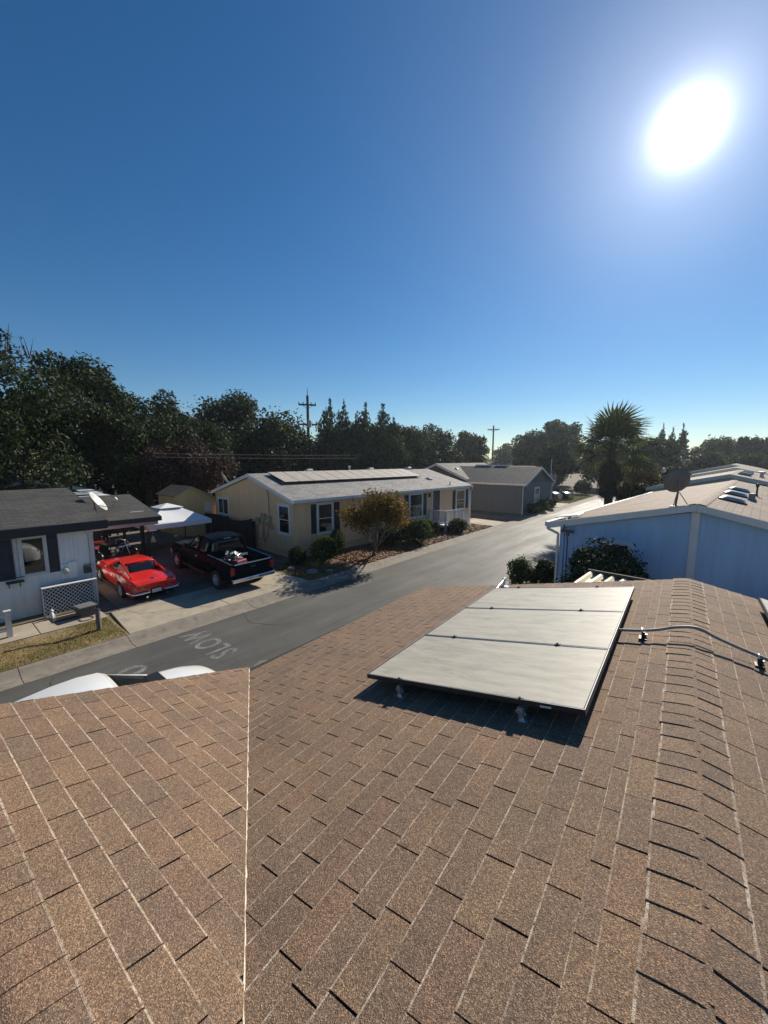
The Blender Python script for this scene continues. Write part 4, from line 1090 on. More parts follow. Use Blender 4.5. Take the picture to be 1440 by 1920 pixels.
# its rear block with the cross gable
m = MB(); m.prism([(-12.4, .3, 0), (-5.5, .3, 0), (-5.5, .3, 2.66), (-8.3, .3, 3.85), (-12.4, .3, 2.2)], (0, 8, 0)); m.build('rear_block', 'grey_gable', gry)
roof_slope(gry, 'rear_roof', [(-8.2, 0, 3.98), (-8.2, 9, 3.98), (-4.9, 9, 2.66), (-4.9, 0, 2.66)], 'roof_midgrey', .06)
roof_slope(gry, 'rear_roof', [(-8.2, 0, 3.98), (-12.6, 0, 2.3), (-12.6, 9, 2.3), (-8.2, 9, 3.98)], 'roof_midgrey', .06)
m = MB(); m.prism([(-4.9, -.026, 2.45), (-4.9, -.026, 2.65), (-8.198, -.026, 3.97), (-8.198, -.026, 3.78)], (0, .024, 0)); m.build('rake_board', 'fascia_grey', gry)
m = MB(); m.prism([(-12.6, -.026, 2.12), (-12.6, -.026, 2.29), (-8.202, -.026, 3.97), (-8.202, -.026, 3.78)], (0, .024, 0)); m.build('rake_board', 'fascia_grey', gry)
m = MB(); m.box(-6.4, -5.36, -.5, .3, .06, 1.95); m.build('gate', 'maroon', gry)
m = MB(); m.box(-6.5, -4.6, -.56, -.46, 1.98, 2.14); m.box(-4.75, -4.6, -.56, -.46, 1.5, 1.98); m.build('gate_frame', 'gutter_white', gry)
box_vent('small roof vent on the cross gable of the grey house', GLOC, -2, -6.9, 1.4, 3.98 - 1.3 * .4, .4, .35)
for i, (x, w, s) in enumerate([(-5.9, 1.6, 'left'), (-4.0, 1.2, 'right')]):
    t = thing('skylight', '%s bright skylight strip along the grey house ridge' % s, 'skylight', GLOC, -2)
    m = MB(frame((x, GW / 2 + .10, GP + .02), (1, 0, 0), (0, .9, -.3), (0, .3, .9))); m.box(0, w, -.06, .55, 0, .10); m.build('curb', 'trim_white', t)
    m = MB(frame((x, GW / 2 + .10, GP + .02), (1, 0, 0), (0, .9, -.3), (0, .3, .9))); m.box(.05, w - .05, -.02, .50, .101, .13); m.build('pane', 'skylight', t)
# pole with flag
fp = thing('flagpole', 'thin white flagpole with a hanging striped flag by the grey house', 'flagpole', (-12.05, 39.2, 0), 0)
m = MB(); m.tube([(0, 0, .05), (0, 0, 4.25)], [.04, .025], 8); m.build('pole', 'gutter_white', fp)
m = MB(); m.lathe([(.01, 4.24), (.055, 4.29), (.055, 4.32), (.01, 4.37)], 8); m.build('finial', 'alu', fp)
M('flag_red', (.35, .03, .04), .8); M('flag_white', (.6, .6, .58), .8); M('flag_blue', (.03, .05, .16), .8)
def flagpt(a, b): return (.06 + a * .50 + .04 * math.sin(b * 5), .10 * math.sin(a * 9 + b * 3), 3.45 - b * .62 - a * .62)
for i in range(7):
    m = MB(); a0 = i / 7; a1 = (i + 1) / 7
    rows = [[flagpt(f / 8, a0) for f in range(9)], [flagpt(f / 8, a1) for f in range(9)]]
    if i < 4: rows = [r[4:] for r in rows]
    m.grid(rows); o = m.build('stripe', 'flag_red' if i % 2 == 0 else 'flag_white', fp); o.modifiers.new('s', 'SOLIDIFY').thickness = .006
m = MB(); m.grid([[flagpt(f / 8, 0) for f in range(5)], [flagpt(f / 8, 4 / 7) for f in range(5)]]); o = m.build('canton', 'flag_blue', fp); o.modifiers.new('s', 'SOLIDIFY').thickness = .006
far_house('beige house half hidden behind the palm skirt', (-16.5, 52, 0), 82, 3.4, 9, 2.6, 3.5, 'beige_siding', 'roof_brown', win=[('g', -2.0, -.6, 1.0, 2.0), ('r', 2, 3.2, 1, 2)])
far_house('distant low house with brown roof left of the far trees', (-32, 70, 0), 80, 4, 12, 2.8, 4.0, 'beige_siding', 'roof_brown')
far_house('distant pale house between the trees behind the grey house', (-46, 50, 0), 80, 4, 12, 2.7, 3.9, 'trim_white', 'roof_midgrey')
# ------------------------------------------------------------------ white house at the left with its carport
WLOC = (-14.0, 3.25, 0)
whi = thing('white_house', 'white house with dark shingle roof and dark shutters at the left edge', 'house', WLOC, 0)
frw = WF((0, 0, 0), (0, 1, 0), (1, 0, 0)); frs = WF((0, 0, 0), (-1, 0, 0), (0, 1, 0))
siding_wall(whi, 'front_wall', frw, [(-9, .58), (0, .58), (0, 2.42), (-9, 2.42)], 'white_siding', 1.22)
siding_wall(whi, 'side_wall', WF((-8, 0, 0), (1, 0, 0), (0, 1, 0)), [(0, .08), (8, .08), (8, 2.42), (0, 2.42)], 'white_siding')
m = MB(); m.box(-7.98, -.02, -9, -.03, .05, .575); m.build('skirting', 'white_siding', whi)
m = MB(frw); m.box(-9, .0, .555, .60, .001, .022); m.build('belt_board', 'white_siding', whi)
m = MB(); m.box(-.09, .025, -.09, .025, .08, 2.42); m.build('corner_board', 'trim_white', whi)
slW = .19; zW = 2.58
roof_slope(whi, 'roof', [(.22, -9, zW - .05), (.22, .35, zW - .05), (-4.1, .35, 3.29), (-4.1, -9, 3.29)], 'roof_dark', .05)
roof_slope(whi, 'roof', [(-4.1, -9, 3.29), (-4.1, .35, 3.29), (-8.4, .35, 2.53), (-8.4, -9, 2.53)], 'roof_dark', .05)
m = MB(); m.box(.222, .25, -9, .35, zW - .30, zW - .06); m.build('fascia', 'fascia_dark', whi)
m = MB(); m.prism([(.22, .352, zW - .28), (.22, .352, zW - .06), (-4.1, .352, 3.28), (-4.1, .352, 3.06)], (0, .025, 0)); m.build('rake_board', 'fascia_dark', whi)
m = MB(); m.box(.01, .22, -9, .33, zW - .24, zW - .22); m.build('soffit', 'fascia_dark', whi)
m = MB(frw); m.tube([(.05, 2.36, .03), (-.02, 2.30, .12), (-.06, 2.24, .05)], .03, 6); m.build('downspout', 'trim_white', whi)
m = MB(frw); m.box(-.16, .02, 2.14, 2.36, .026, .09); m.build('eave_bracket', 'trim_white', whi, bevel=.01)
window(whi, frw, -1.58, -1.09, 1.22, 2.22, 'fixed', .05, 'trim_white')
m = MB(frw); m.box(-1.72, -1.66, 1.22, 2.24, .004, .03); m.build('curtain', 'curtain', whi)
m = MB(frw); m.box(-2.6, -1.74, 1.16, 2.24, .002, .02); sco = m.build('insect_screen', 'shutter_blue', whi)
for q in (-2.58, -2.18, -1.80):
    m = MB(frw); m.box(q, q + .03, 1.18, 2.22, .0205, .03); m.build('screen_bar', 'fascia_dark', sco)
m = MB(frw); m.box(-2.7, -.83, 2.285, 2.36, .001, .03); m.build('header', 'shutter_blue', whi)
shutter(whi, frw, -1.03, -.80, 1.18, 2.28); shutter(whi, frw, -2.9, -2.62, 1.18, 2.28)
m = MB(frw); m.box(-1.95, -1.6, 1.10, 1.13, .03, .25); m.box(-1.95, -1.6, 1.24, 1.26, .24, .25); m.box(-1.9, -1.88, .95, 1.10, .03, .05); m.box(-1.68, -1.66, .95, 1.10, .03, .05); m.build('window_box', 'metal_dark', whi)
eb = thing('electric_meter', 'flush grey meter panel with round dial on the white wall', 'meter', WLOC, 0)
m = MB(frw); m.box(-.63, -.44, .92, 1.40, .002, .06); m.build('panel', 'white_siding', eb, bevel=.006)
m = MB(frw); m.box(-.80, -.62, .93, 1.36, .002, .03); m.build('panel', 'white_siding', eb, bevel=.006)
m = MB(frw); m.lathe([(.085, .03), (.085, .10), (.06, .12)], 16, 'z', (-.71, 1.17, 0)); m.build('dial', 'dish_grey', eb, smooth=40)
ac = thing('wall_planter', 'small dark green planter hung on the white wall corner', 'planter', WLOC, 0)
m = MB(frw); m.box(-.28, -.10, 1.0, 1.17, .002, .12); m.build('trough', 'metal_dark', ac, bevel=.008)
m = MB(frw)
rg = random.Random(2)
for i in range(40):
    x, y, z = rg.uniform(-.27, -.11), 1.17 + rg.uniform(0, .06), rg.uniform(.02, .11)
    a = rg.uniform(0, 6.28); m.add([(x, y, z), (x + .03 * math.cos(a), y + .02, z + .03 * math.sin(a)), (x + .02, y + .04, z + .01)], [(0, 1, 2)])
leaf_mat('leaf_small', [(0, (.03, .05, .02)), (1, (.07, .10, .03))]); stuff(m.build('leaves', 'leaf_small', ac, fix=False))
# lattice screen in front
M('hollow_shade', (.03, .032, .036), .9)
lt = thing('lattice_screen', 'white diagonal lattice screen standing before the white wall', 'lattice', (-13.55, 1.95, .10), 0)
LW_, LH = 1.17, .74
rgn = [(0, 0), (LW_, 0), (LW_, LH), (0, LH)]
for sgn in (1, -1):
    k = -12
    while k < 30:
        c = k * .104
        p = [(c, -.05), (c + .026, -.05), (c + .026 + sgn * (LH + .1), LH + .05), (c + sgn * (LH + .1), LH + .05)]
        q = clip(ccw(p), rgn)
        if len(q) >= 3 and area(q) > 3e-4:
            m = MB(); z0 = 0 if sgn == 1 else .0085
            m.prism([(z0, a, b) for a, b in q], (.008, 0, 0)); m.build('slat', 'lattice_white', lt)
        k += 1
for a in ((-.03, .04, -.03, 0, -.04, LH + .03), (-.03, .04, LW_, LW_ + .03, -.04, LH + .03), (-.05, .10, -.03, LW_ + .03, LH + .031, LH + .06)):
    m = MB(); m.box(*a); m.build('frame', 'lattice_white', lt)
m = MB(); m.box(-.30, -.28, .0, LW_, -.04, LH + .02); m.build('shade_backing', 'hollow_shade', lt)  # dark sheet in place of the shaded hollow behind the slats
# carport roof
cpt = thing('carport', 'dark shingled carport roof on a post beside the white house', 'carport', (-15.3, 3.62, 0), 0)
roof_slope(cpt, 'roof', [(0, .0, 2.28), (0, 2.05, 2.28), (-3.9, 2.3, 2.84), (-3.9, .0, 2.84)], 'roof_dark', .05)
roof_slope(cpt, 'roof', [(-3.9, .0, 2.84), (-3.9, 2.3, 2.84), (-7.2, 2.3, 2.3), (-7.2, .0, 2.3)], 'roof_dark', .05)
m = MB(); m.box(.002, .03, 0, 2.05, 2.12, 2.27); m.build('fascia', 'fascia_dark', cpt)
m = MB(); m.prism([(0, 2.052, 2.12), (0, 2.052, 2.27), (-3.9, 2.302, 2.83), (-3.9, 2.302, 2.66)], (0, .025, 0)); m.build('rake_board', 'fascia_dark', cpt)
M('beam_pink', (.36, .29, .27), .7, var=.15)
m = MB(); m.box(-.14, -.02, -.3, 1.95, 2.0, 2.11); m.build('beam', 'beam_pink', cpt)
m = MB(); m.box(-3.9, -.15, 1.86, 1.95, 2.05, 2.20); m.build('beam', 'beam_pink', cpt)
for x in (-2.2, -6.9):
    m = MB(); m.box(x - .06, x + .06, 2.06, 2.18, .1, 2.3); m.build('post', 'fascia_dark', cpt)
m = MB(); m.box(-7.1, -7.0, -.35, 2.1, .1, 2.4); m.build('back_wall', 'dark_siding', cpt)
wd = dish('cream satellite dish on the dark carport roof', (-16.1, 4.02, 2.40), 150, -35, .70, 'dish_grey', True)
for i, (x, y) in enumerate(((-15.9, 3.75), (-16.2, 5.2))):
    t = tag(MB(frame((x, y, 2.275 + (-15.3 - x) * .1436 + .004), (1, 0, -.1436), (0, 1, 0), (.1436, 0, 1))).box(-.02, .02, -.22, .22, 0, .004).build('sealant_strip', 'trim_white'), ['pale sealant smear at the foot of the carport dish', 'pale sealant streak right of the carport dish'][i], 'sealant')
# front-yard odds and ends
bn = thing('storage_bin', 'dark grey storage bin with lid beside the lattice', 'bin', (-12.75, 2.66, .13), 8, None, .68)
m = MB(); m.add([(-.22, -.24, 0), (.22, -.24, 0), (.22, .24, 0), (-.22, .24, 0), (-.25, -.27, .38), (.25, -.27, .38), (.25, .27, .38), (-.25, .27, .38)], [(3, 2, 1, 0), (0, 1, 5, 4), (1, 2, 6, 5), (2, 3, 7, 6), (3, 0, 4, 7)]); m.build('tub', M('bin_grey', (.07, .07, .075), .6), bn, bevel=.015)
m = MB(); m.box(-.29, .29, -.31, .31, .375, .43); m.build('lid', M('bin_lid', (.17, .165, .16), .6), bn, bevel=.02)
ps = thing('wooden_post', 'short weathered wooden post at the lawn corner', 'post', (-11.42, 2.62, .08), 0)
m = MB(); m.lathe([(.055, 0), (.055, .50), (.05, .54)], 12); m.build('shaft', M('old_wood', (.16, .14, .12), .85, var=.3, scale=30), ps, smooth=40)
m = MB(); m.lathe([(.06, .54), (.06, .56), (.02, .585)], 12); m.build('cap', 'metal_dark', ps, smooth=40)
m = MB(); m.box(-13.15, -12.75, 1.95, 2.62, .126, .134); tag(m.build('door_mat', 'black_plastic', bevel=.003), 'flat black mat on the sidewalk below the lattice', 'mat')
ct = thing('garden_statue', 'small white animal statue at the foot of the lattice', 'statue', (-13.18, 2.02, .125), 40)
m = MB(); m.lathe([(.045, 0), (.06, .03), (.055, .10), (.035, .16), (.02, .18)], 10); m.build('body', 'gutter_white', ct, smooth=60)
m = MB(); m.lathe([(.01, -.035), (.035, -.02), (.036, .01), (.012, .035)], 10, 'z', (.02, 0, .205)); m.lathe([(.012, 0), (.004, .035)], 6, 'z', (.02, .02, .232)); m.lathe([(.012, 0), (.004, .035)], 6, 'z', (.02, -.02, .232)); m.build('head', 'gutter_white', ct, smooth=60)
for s in (-1, 1):
    m = MB(); m.tube([(.05, s * .03, 0), (.045, s * .028, .1)], .014, 6); m.build('leg', 'gutter_white', ct)
fp2 = thing('picket_fence', 'short white railing at the left edge before the white house', 'fence', (-12.55, .75, .12), 0)
for y in (0, .38):
    m = MB(); m.box(-.05, .05, y - .05, y + .05, 0, .62); m.build('post', 'trim_white', fp2)
    m = MB(); m.box(-.065, .065, y - .065, y + .065, .62, .65); m.build('cap', 'trim_white', fp2)
for z in (.15, .5):
    m = MB(); m.box(-.02, .02, -1.6, .33, z, z + .07); m.build('rail', 'trim_white', fp2)
for i in range(10):
    m = MB(); m.box(.021, .04, -1.55 + i * .18, -1.46 + i * .18, .08, .66); m.build('picket', 'trim_white', fp2)
hs = MB(); hs.tube(smooth_path([(-11.6, .9, .13), (-11.55, 1.3, .125), (-11.35, 1.7, .13), (-11.3, 2.1, .125), (-11.45, 2.45, .13)], 5), .012, 6)
tag(hs.build('garden_hose', 'black_plastic', smooth=True), 'black hose lying across the dry lawn', 'hose')
hs = MB(); hs.tube(smooth_path([(-12.5, 2.45, .14), (-12.3, 2.5, .14), (-12.32, 2.72, .14), (-12.5, 2.74, .14), (-12.58, 2.6, .14)], 5), .010, 6)
tag(hs.build('garden_hose', M('hose_red', (.16, .06, .045), .5), smooth=True), 'short curl of reddish hose on the sidewalk by the bin', 'hose')
sk = thing('marker_stake', 'thin metal stake at the driveway edge behind the truck', 'stake', (-11.6, 8.75, .06), 0)
m = MB(); m.box(-.02, .02, -.005, .005, 0, .56); m.box(-.005, .005, -.02, -.005, 0, .56); m.build('stake_bar', 'metal_dark', sk)
for i, (x, y, s, l) in enumerate([(-11.35, 9.35, .2, 'round boulder in the weeds between truck and bushes'), (-12.3, 9.1, .16, 'flat stone beside the truck tailgate'), (-11.0, 9.9, .13, 'small stone near the kerb below the clipped bushes')]):
    m = MB(Matrix.Translation((x, y, .08))); rg = random.Random(i + 40)
    rows = []
    for a in range(6):
        th = a / 5 * math.pi * .5
        rows.append([(s * math.cos(th) * math.cos(p * .698) * (1 + .15 * math.sin(p * 2 + a)), s * 1.3 * math.cos(th) * math.sin(p * .698), s * .7 * math.sin(th)) for p in range(9)])
    m.grid(rows, closed=True); tag(m.build('boulder', M('rock', (.22, .20, .175), .9, var=.3, scale=14), smooth=60), l, 'stone')
# pop-up canopy
tn = thing('canopy_tent', 'white pop-up canopy tent between carport and truck', 'canopy', (-18.55, 7.15, .40), 1)
TH, TZ = 1.32, 1.28
M('tent_white', (.72, .73, .75), .7, var=.05)
ap = .34
m = MB(); c4_ = [(-TH, -TH, TZ), (TH, -TH, TZ), (TH, TH, TZ), (-TH, TH, TZ)]; t4 = [(-ap, -ap, TZ + .56), (ap, -ap, TZ + .56), (ap, ap, TZ + .56), (-ap, ap, TZ + .56)]
for i in range(4):
    j = (i + 1) % 4; rows = []
    for k in range(9):
        f = k / 8; rows.append([tuple(Vector(c4_[i]).lerp(Vector(c4_[j]), s / 8).lerp(Vector(t4[i]).lerp(Vector(t4[j]), s / 8), f) + Vector((0, 0, -.05 * math.sin(f * math.pi) * math.sin(s / 8 * math.pi)))) for s in range(9)])
    m.grid(rows)
o = m.build('roof_cloth', 'tent_white', tn, smooth=20); o.modifiers.new('s', 'SOLIDIFY').thickness = .004
m = MB(); e = ap + .16; zz = TZ + .58
m.add([(-e, -e, zz - .03), (e, -e, zz - .03), (e, e, zz - .03), (-e, e, zz - .03), (0, 0, zz + .14)], [(0, 1, 4), (1, 2, 4), (2, 3, 4), (3, 0, 4)]); o = m.build('vent_cap', 'tent_white', tn); o.modifiers.new('s', 'SOLIDIFY').thickness = .004
for i in range(4):
    j = (i + 1) % 4; a, b = Vector(c4_[i]), Vector(c4_[j]); nrm_ = (b - a).cross(Vector((0, 0, 1))).normalized() * .004
    m = MB(); m.grid([[tuple(a.lerp(b, s / 12) + nrm_ + Vector((0, 0, 0))) for s in range(13)], [tuple(a.lerp(b, s / 12) + nrm_ * (2 + 2 * math.sin(s * 2)) + Vector((0, 0, -.19))) for s in range(13)]]); o = m.build('valance', 'tent_white', tn); o.modifiers.new('s', 'SOLIDIFY').thickness = .003
    m = MB(); m.box(c4_[i][0] * .985 - .02, c4_[i][0] * .985 + .02, c4_[i][1] * .985 - .02, c4_[i][1] * .985 + .02, 0, TZ - .01); m.build('leg', 'metal_dark', tn)
# yellow shed
sh = thing('garden_shed', 'small yellow shed with brown roof left of the yellow gable', 'shed', (-21.2, 8.62, 0), 0)
m = MB(); m.prism([(0, 0, .05), (0, 2.2, .05), (0, 2.2, 2.12), (0, .78, 2.82), (0, 0, 2.42)], (-2.2, 0, 0)); m.build('wall', 'shed_siding', sh)
roof_slope(sh, 'roof', [(.12, .76, 2.92), (.12, 2.35, 2.14), (-2.3, 2.35, 2.14), (-2.3, .76, 2.92)], 'roof_tan', .05)
roof_slope(sh, 'roof', [(.12, -.12, 2.45), (.12, .755, 2.92), (-2.3, .755, 2.92), (-2.3, -.12, 2.45)], 'roof_tan', .05)
m = MB(); m.prism([(.122, -.12, 2.36), (.122, -.12, 2.44), (.122, .755, 2.91), (.122, 2.35, 2.13), (.122, 2.35, 2.04), (.122, .755, 2.82)], (.02, 0, 0)); m.build('rake_board', 'pipe_yellow', sh)
m = MB(); m.box(.002, .04, 1.5, 1.85, 1.5, 2.0); m.build('window_board', 'trim_white', sh)
# dark houses and fence under the big trees behind
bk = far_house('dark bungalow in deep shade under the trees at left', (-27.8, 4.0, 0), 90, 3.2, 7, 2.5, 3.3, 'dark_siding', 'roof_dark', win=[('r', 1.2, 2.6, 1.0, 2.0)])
gz = thing('gazebo', 'slatted gazebo roof in shade behind the dark carport', 'gazebo', (-22.3, 5.1, 0), 0)
for i in range(5):
    m = MB(); e = 1.25 - i * .24; z = 2.4 + i * .12; m.box(-e, e, -e, e, z, z + .035); m.build('roof_slat', 'fascia_grey', gz)
for x, y in ((-1.1, -1.1), (1.1, -1.1), (1.1, 1.1), (-1.1, 1.1)):
    m = MB(); m.box(x - .05, x + .05, y - .05, y + .05, .06, 2.4); m.build('post', 'fascia_dark', gz)
sb = thing('yard_sign', 'small white board leaning in shade under the trees', 'board', (-25.4, 7.1, .06), 20)
m = MB(); m.box(-.02, .02, -.3, .3, .9, 1.5); m.build('board', 'trim_white', sb); m = MB(); m.box(-.03, .03, -.03, .03, 0, 1.0); m.build('leg', 'fascia_dark', sb)
bf = thing('board_fence', 'grey-brown board fence in shade behind canopy and shed', 'fence', (-24.2, 5.8, .06), 0)
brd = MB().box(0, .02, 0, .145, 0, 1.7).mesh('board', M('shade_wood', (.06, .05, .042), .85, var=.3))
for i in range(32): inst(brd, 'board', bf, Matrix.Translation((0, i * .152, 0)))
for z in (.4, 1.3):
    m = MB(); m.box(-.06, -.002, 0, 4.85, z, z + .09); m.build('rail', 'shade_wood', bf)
bt = thing('hanging_bag', 'small pale yellow bag hanging below the canopy edge', 'bag', (-17.3, 6.05, .98), 0)
m = MB(); m.add([(-.08, -.1, 0), (.08, -.1, 0), (.08, .1, 0), (-.08, .1, 0), (-.02, -.04, .26), (.02, -.04, .26), (.02, .04, .26), (-.02, .04, .26)], [(3, 2, 1, 0), (4, 5, 6, 7), (0, 1, 5, 4), (1, 2, 6, 5), (2, 3, 7, 6), (3, 0, 4, 7)]); m.build('sack', M('bag_yellow', (.5, .47, .26), .8), bt, bevel=.03)
m = MB(); m.tube([(0, 0, .25), (0, 0, .55)], .005, 5); m.build('cord', 'trim_white', bt)
# ------------------------------------------------------------------ vehicles (local +x forward, +y left)
def car_paint(name, c, metal=.0, rough=.28):
    return M(name, c, rough, metal=metal, var=.05, scale=1, spec=.5, coat=.9)
car_paint('paint_red', (.68, .020, .010)); M('paint_navy', (.006, .008, .013), .22, var=.1, spec=.05, coat=0); MATS['paint_navy'].node_tree.nodes['Principled BSDF'].inputs['IOR'].default_value = 1.24; car_paint('paint_white', (.80, .80, .79)); car_paint('paint_maroon', (.05, .012, .016), .2); car_paint('paint_blue', (.03, .05, .09), .3)
car_paint('paint_black', (.012, .012, .013), .2)
M('rubber', (.018, .018, .018), .85, var=.3, scale=20); M('chrome', (.75, .75, .76), .12, metal=1, var=.05); M('rim_alloy', (.72, .72, .73), .38, metal=.7, var=.15); glass_mat('car_glass', (.010, .012, .014), .03)
M('tail_lens', (.28, .008, .012), .15, var=.2, coat=.8); M('plate', (.55, .57, .60), .4, var=.25, scale=22); M('interior', (.02, .02, .021), .8); M('underside', (.008, .008, .008), .9)
M('seat_black', (.02, .019, .018), .55)
def interp(tab, x):
    xs = [t[0] for t in tab]
    return [float(np.interp(x, xs, [t[k] for t in tab])) for k in range(1, len(tab[0]))]
def sm(tab, x, h=.10):
    a = interp(tab, x - h); b = interp(tab, x); c = interp(tab, x + h)
    return [(p + 2 * q + r) / 4 for p, q, r in zip(a, b, c)]
def wheel(parent, x, y, r, w, side, spokes=5, rim='rim_alloy', rr=.64):
    m = MB(); c = (x, y, r)
    m.lathe([(r * rr, -w * .12), (r * rr, -w / 2), (r * .93, -w / 2), (r, -w * .38), (r, w * .38), (r * .93, w / 2), (r * rr, w / 2), (r * rr, w * .12)], 28, 'y', c)
    wh = m.build('wheel', 'rubber', parent, smooth=35)
    s = side
    m = MB(); m.lathe([(r * rr, s * w * .47), (r * rr * .94, s * w * .49), (r * rr * .86, s * w * .26), (r * rr * .84, s * w * .14)], 24, 'y', c, cap=False); m.build('rim', rim, wh, smooth=40)
    m = MB(); m.lathe([(r * rr * .85, s * w * .12), (r * rr * .8, s * w * .145)], 20, 'y', c); m.build('brake_disc', 'underside', wh)
    m = MB()
    for k in range(spokes):
        a = 2 * math.pi * k / spokes + .3
        d = Vector((math.cos(a), 0, math.sin(a))); t = Vector((-math.sin(a), 0, math.cos(a)))
        p0 = Vector(c) + d * r * .08; p1 = Vector(c) + d * r * rr * .93; yv = Vector((0, s * w * .46, 0)); yb = Vector((0, s * w * .25, 0))
        m.prism([p0 + t * r * .075 + yb, p0 - t * r * .075 + yb, p1 - t * r * .11 + yb, p1 + t * r * .11 + yb], yv - yb)
    stuff(m.build('spokes', rim, wh))
    m = MB(); m.lathe([(r * .16, s * w * .2), (r * .16, s * w * .50), (r * .09, s * w * .55)], 14, 'y', c); m.build('hub', rim, wh, smooth=40)
    m = MB(); m.lathe([(r * 1.02, -s * w * .9), (r * 1.02, -s * w * .52)], 18, 'y', c); m.build('well', 'underside', wh)
    return wh
def body_loft(x0, x1, secfn, name, mats, parent, dx=.05, caps=True, smooth=32):
    n = int(round((x1 - x0) / dx)); m = MB(); rows = []
    for i in range(n + 1):
        x = x0 + (x1 - x0) * i / n; half = secfn(x)
        rows.append([(x, y, z) for y, z in half] + [(x, -y, z) for y, z in half[::-1][1:]])
    m.grid(rows)
    if caps: m.poly(rows[0]); m.poly(rows[-1][::-1])
    return m.build(name, mats, parent, smooth=smooth)
def arch(x, ax, r, R_, sill):
    z = sill
    for a in ax:
        d = abs(x - a)
        if d < R_: z = max(z, r + math.sqrt(R_ * R_ - d * d))
    return z
def strip(parent, name, pts, mat, t=.006, n=None):
    """thin solid sheet through a quad/grid of points; pts rows"""
    m = MB(); m.grid(pts); o = m.build(name, mat, parent, smooth=30); s = o.modifiers.new('s', 'SOLIDIFY'); s.thickness = t; s.offset = 0
    return o
def quadgrid(a, b, c, d, n=6, bulge=Vector((0, 0, 0))):
    """a-b bottom, d-c top"""
    a, b, c, d = map(Vector, (a, b, c, d)); rows = []
    for i in range(n + 1):
        f = i / n; rows.append([tuple(a.lerp(b, k / n).lerp(d.lerp(c, k / n), f) + bulge * (math.sin(math.pi * k / n) * math.sin(math.pi * f))) for k in range(n + 1)])
    return rows
# ---- red sports coupe
cor = thing('sports_car', 'red classic sports coupe parked under the carport edge', 'car', (-14.57, 4.45, .172), 180, None, .80, 3.6)
cor.scale = (.80, .80, .755)
TB = [(-2.24, .74, .70, .70), (-2.18, .80, .80, .80), (-2.0, .85, .855, .83), (-1.6, .885, .90, .855), (-1.2, .90, .94, .87), (-.8, .88, .90, .88), (-.3, .83, .83, .86), (.2, .825, .80, .85), (.6, .85, .84, .84),
      (1.0, .875, .89, .84), (1.3, .885, .90, .83), (1.8, .865, .83, .78), (2.2, .78, .70, .69), (2.36, .62, .58, .58), (2.42, .45, .5, .5)]
AX = (-1.21, 1.28)
def sec_c(x):
    w, zf, zc = sm(TB, x, .08); zb = arch(x, AX, .33, .385, .20)
    if x < -2.05: zb = .20 + (-2.05 - x) * .9
    zl = max(.36, zb + .012); zm = max(.54, zl + .012); zu = max(zf - .13, zm + .01)
    wa = 1.0 + .02 * (zb > .5)
    return [(w * .92 * wa, zb), (w * .975 * wa, zl), (w * wa, zm), (w * .975, zu), (w * .93, zf - .035), (w * .85, zf), (w * .74, zf * .75 + zc * .25 - .012), (w * .58, zf * .2 + zc * .8 + .0), (w * .3, zc + .012), (0, zc + .018)]
body_loft(-2.24, 2.42, sec_c, 'body', 'paint_red', cor, .045)
m = MB(); m.box(-2.0, 2.1, -.72, .72, .16, .34); m.build('underbody', 'underside', cor)
# roof with sail panels
rows = []
for x, w, z in [(.16, .46, 1.165), (.05, .50, 1.195), (-.15, .53, 1.21), (-.40, .54, 1.20), (-.60, .54, 1.175)]:
    rows.append([(x, -w, z - .05), (x, -w * .93, z - .012), (x, -w * .5, z + .008), (x, 0, z + .012), (x, w * .5, z + .008), (x, w * .93, z - .012), (x, w, z - .05)])
strip(cor, 'roof', rows, 'paint_red', .03)
for s in (-1, 1):
    rows = [[(-.28, s * .54, 1.17), (-.32, s * .60, 1.02), (-.42, s * .70, .85)], [(-.60, s * .545, 1.155), (-.64, s * .60, 1.02), (-.70, s * .70, .86)], [(-1.0, s * .56, 1.045), (-1.0, s * .61, .96), (-1.05, s * .70, .87)], [(-1.5, s * .585, .915), (-1.5, s * .63, .885), (-1.5, s * .70, .865)], [(-1.75, s * .60, .85), (-1.75, s * .64, .85), (-1.75, s * .7, .85)]]
    strip(cor, 'sail_panel', rows, 'paint_red', .035)
    strip(cor, 'side_window', quadgrid((.55, s * .70, .855), (-.38, s * .69, .865), (-.30, s * .555, 1.145), (.10, s * .53, 1.145), 4, Vector((0, s * .02, 0))), 'car_glass')
    m = MB(); m.tube([(.70, s * .67, .86), (.42, s * .60, 1.02), (.14, s * .49, 1.165)], .022, 6); m.build('pillar', 'paint_red', cor)
    m = MB(); m.lathe([(.02, -.05), (.055, -.03), (.06, .03), (.03, .05)], 10, 'x', (.45, s * .84, .93)); m.build('mirror', 'chrome', cor, smooth=True)
    m = MB(); m.box(-.30, -.14, s * .845 - .006, s * .845 + .006, .70, .725); m.build('door_handle', 'chrome', cor)
    bp = [(-1.92, s * .885, .40), (-2.12, s * .86, .405), (-2.27, s * .76, .41), (-2.31, s * .55, .415), (-2.31, s * .26, .42)]
    m = MB(); m.tube(smooth_path(bp, 5), .042, 10); m.build('bumper', 'chrome', cor, smooth=True)
    for yy in (.35, .58):
        m = MB(); m.lathe([(.065, -2.262), (.06, -2.275), (.03, -2.28)], 16, 'x', (0, s * yy, .60)); m.build('tail_light', 'tail_lens', cor, smooth=True)
    m = MB(); m.tube([(-2.15, s * .35, .24), (-2.33, s * .35, .24)], .04, 10); m.build('exhaust', 'chrome', cor)
    m = MB(); m.tube([(.9, s * .885, .22), (-.85, s * .885, .22)], .035, 8); m.build('sill', 'metal_dark', cor)
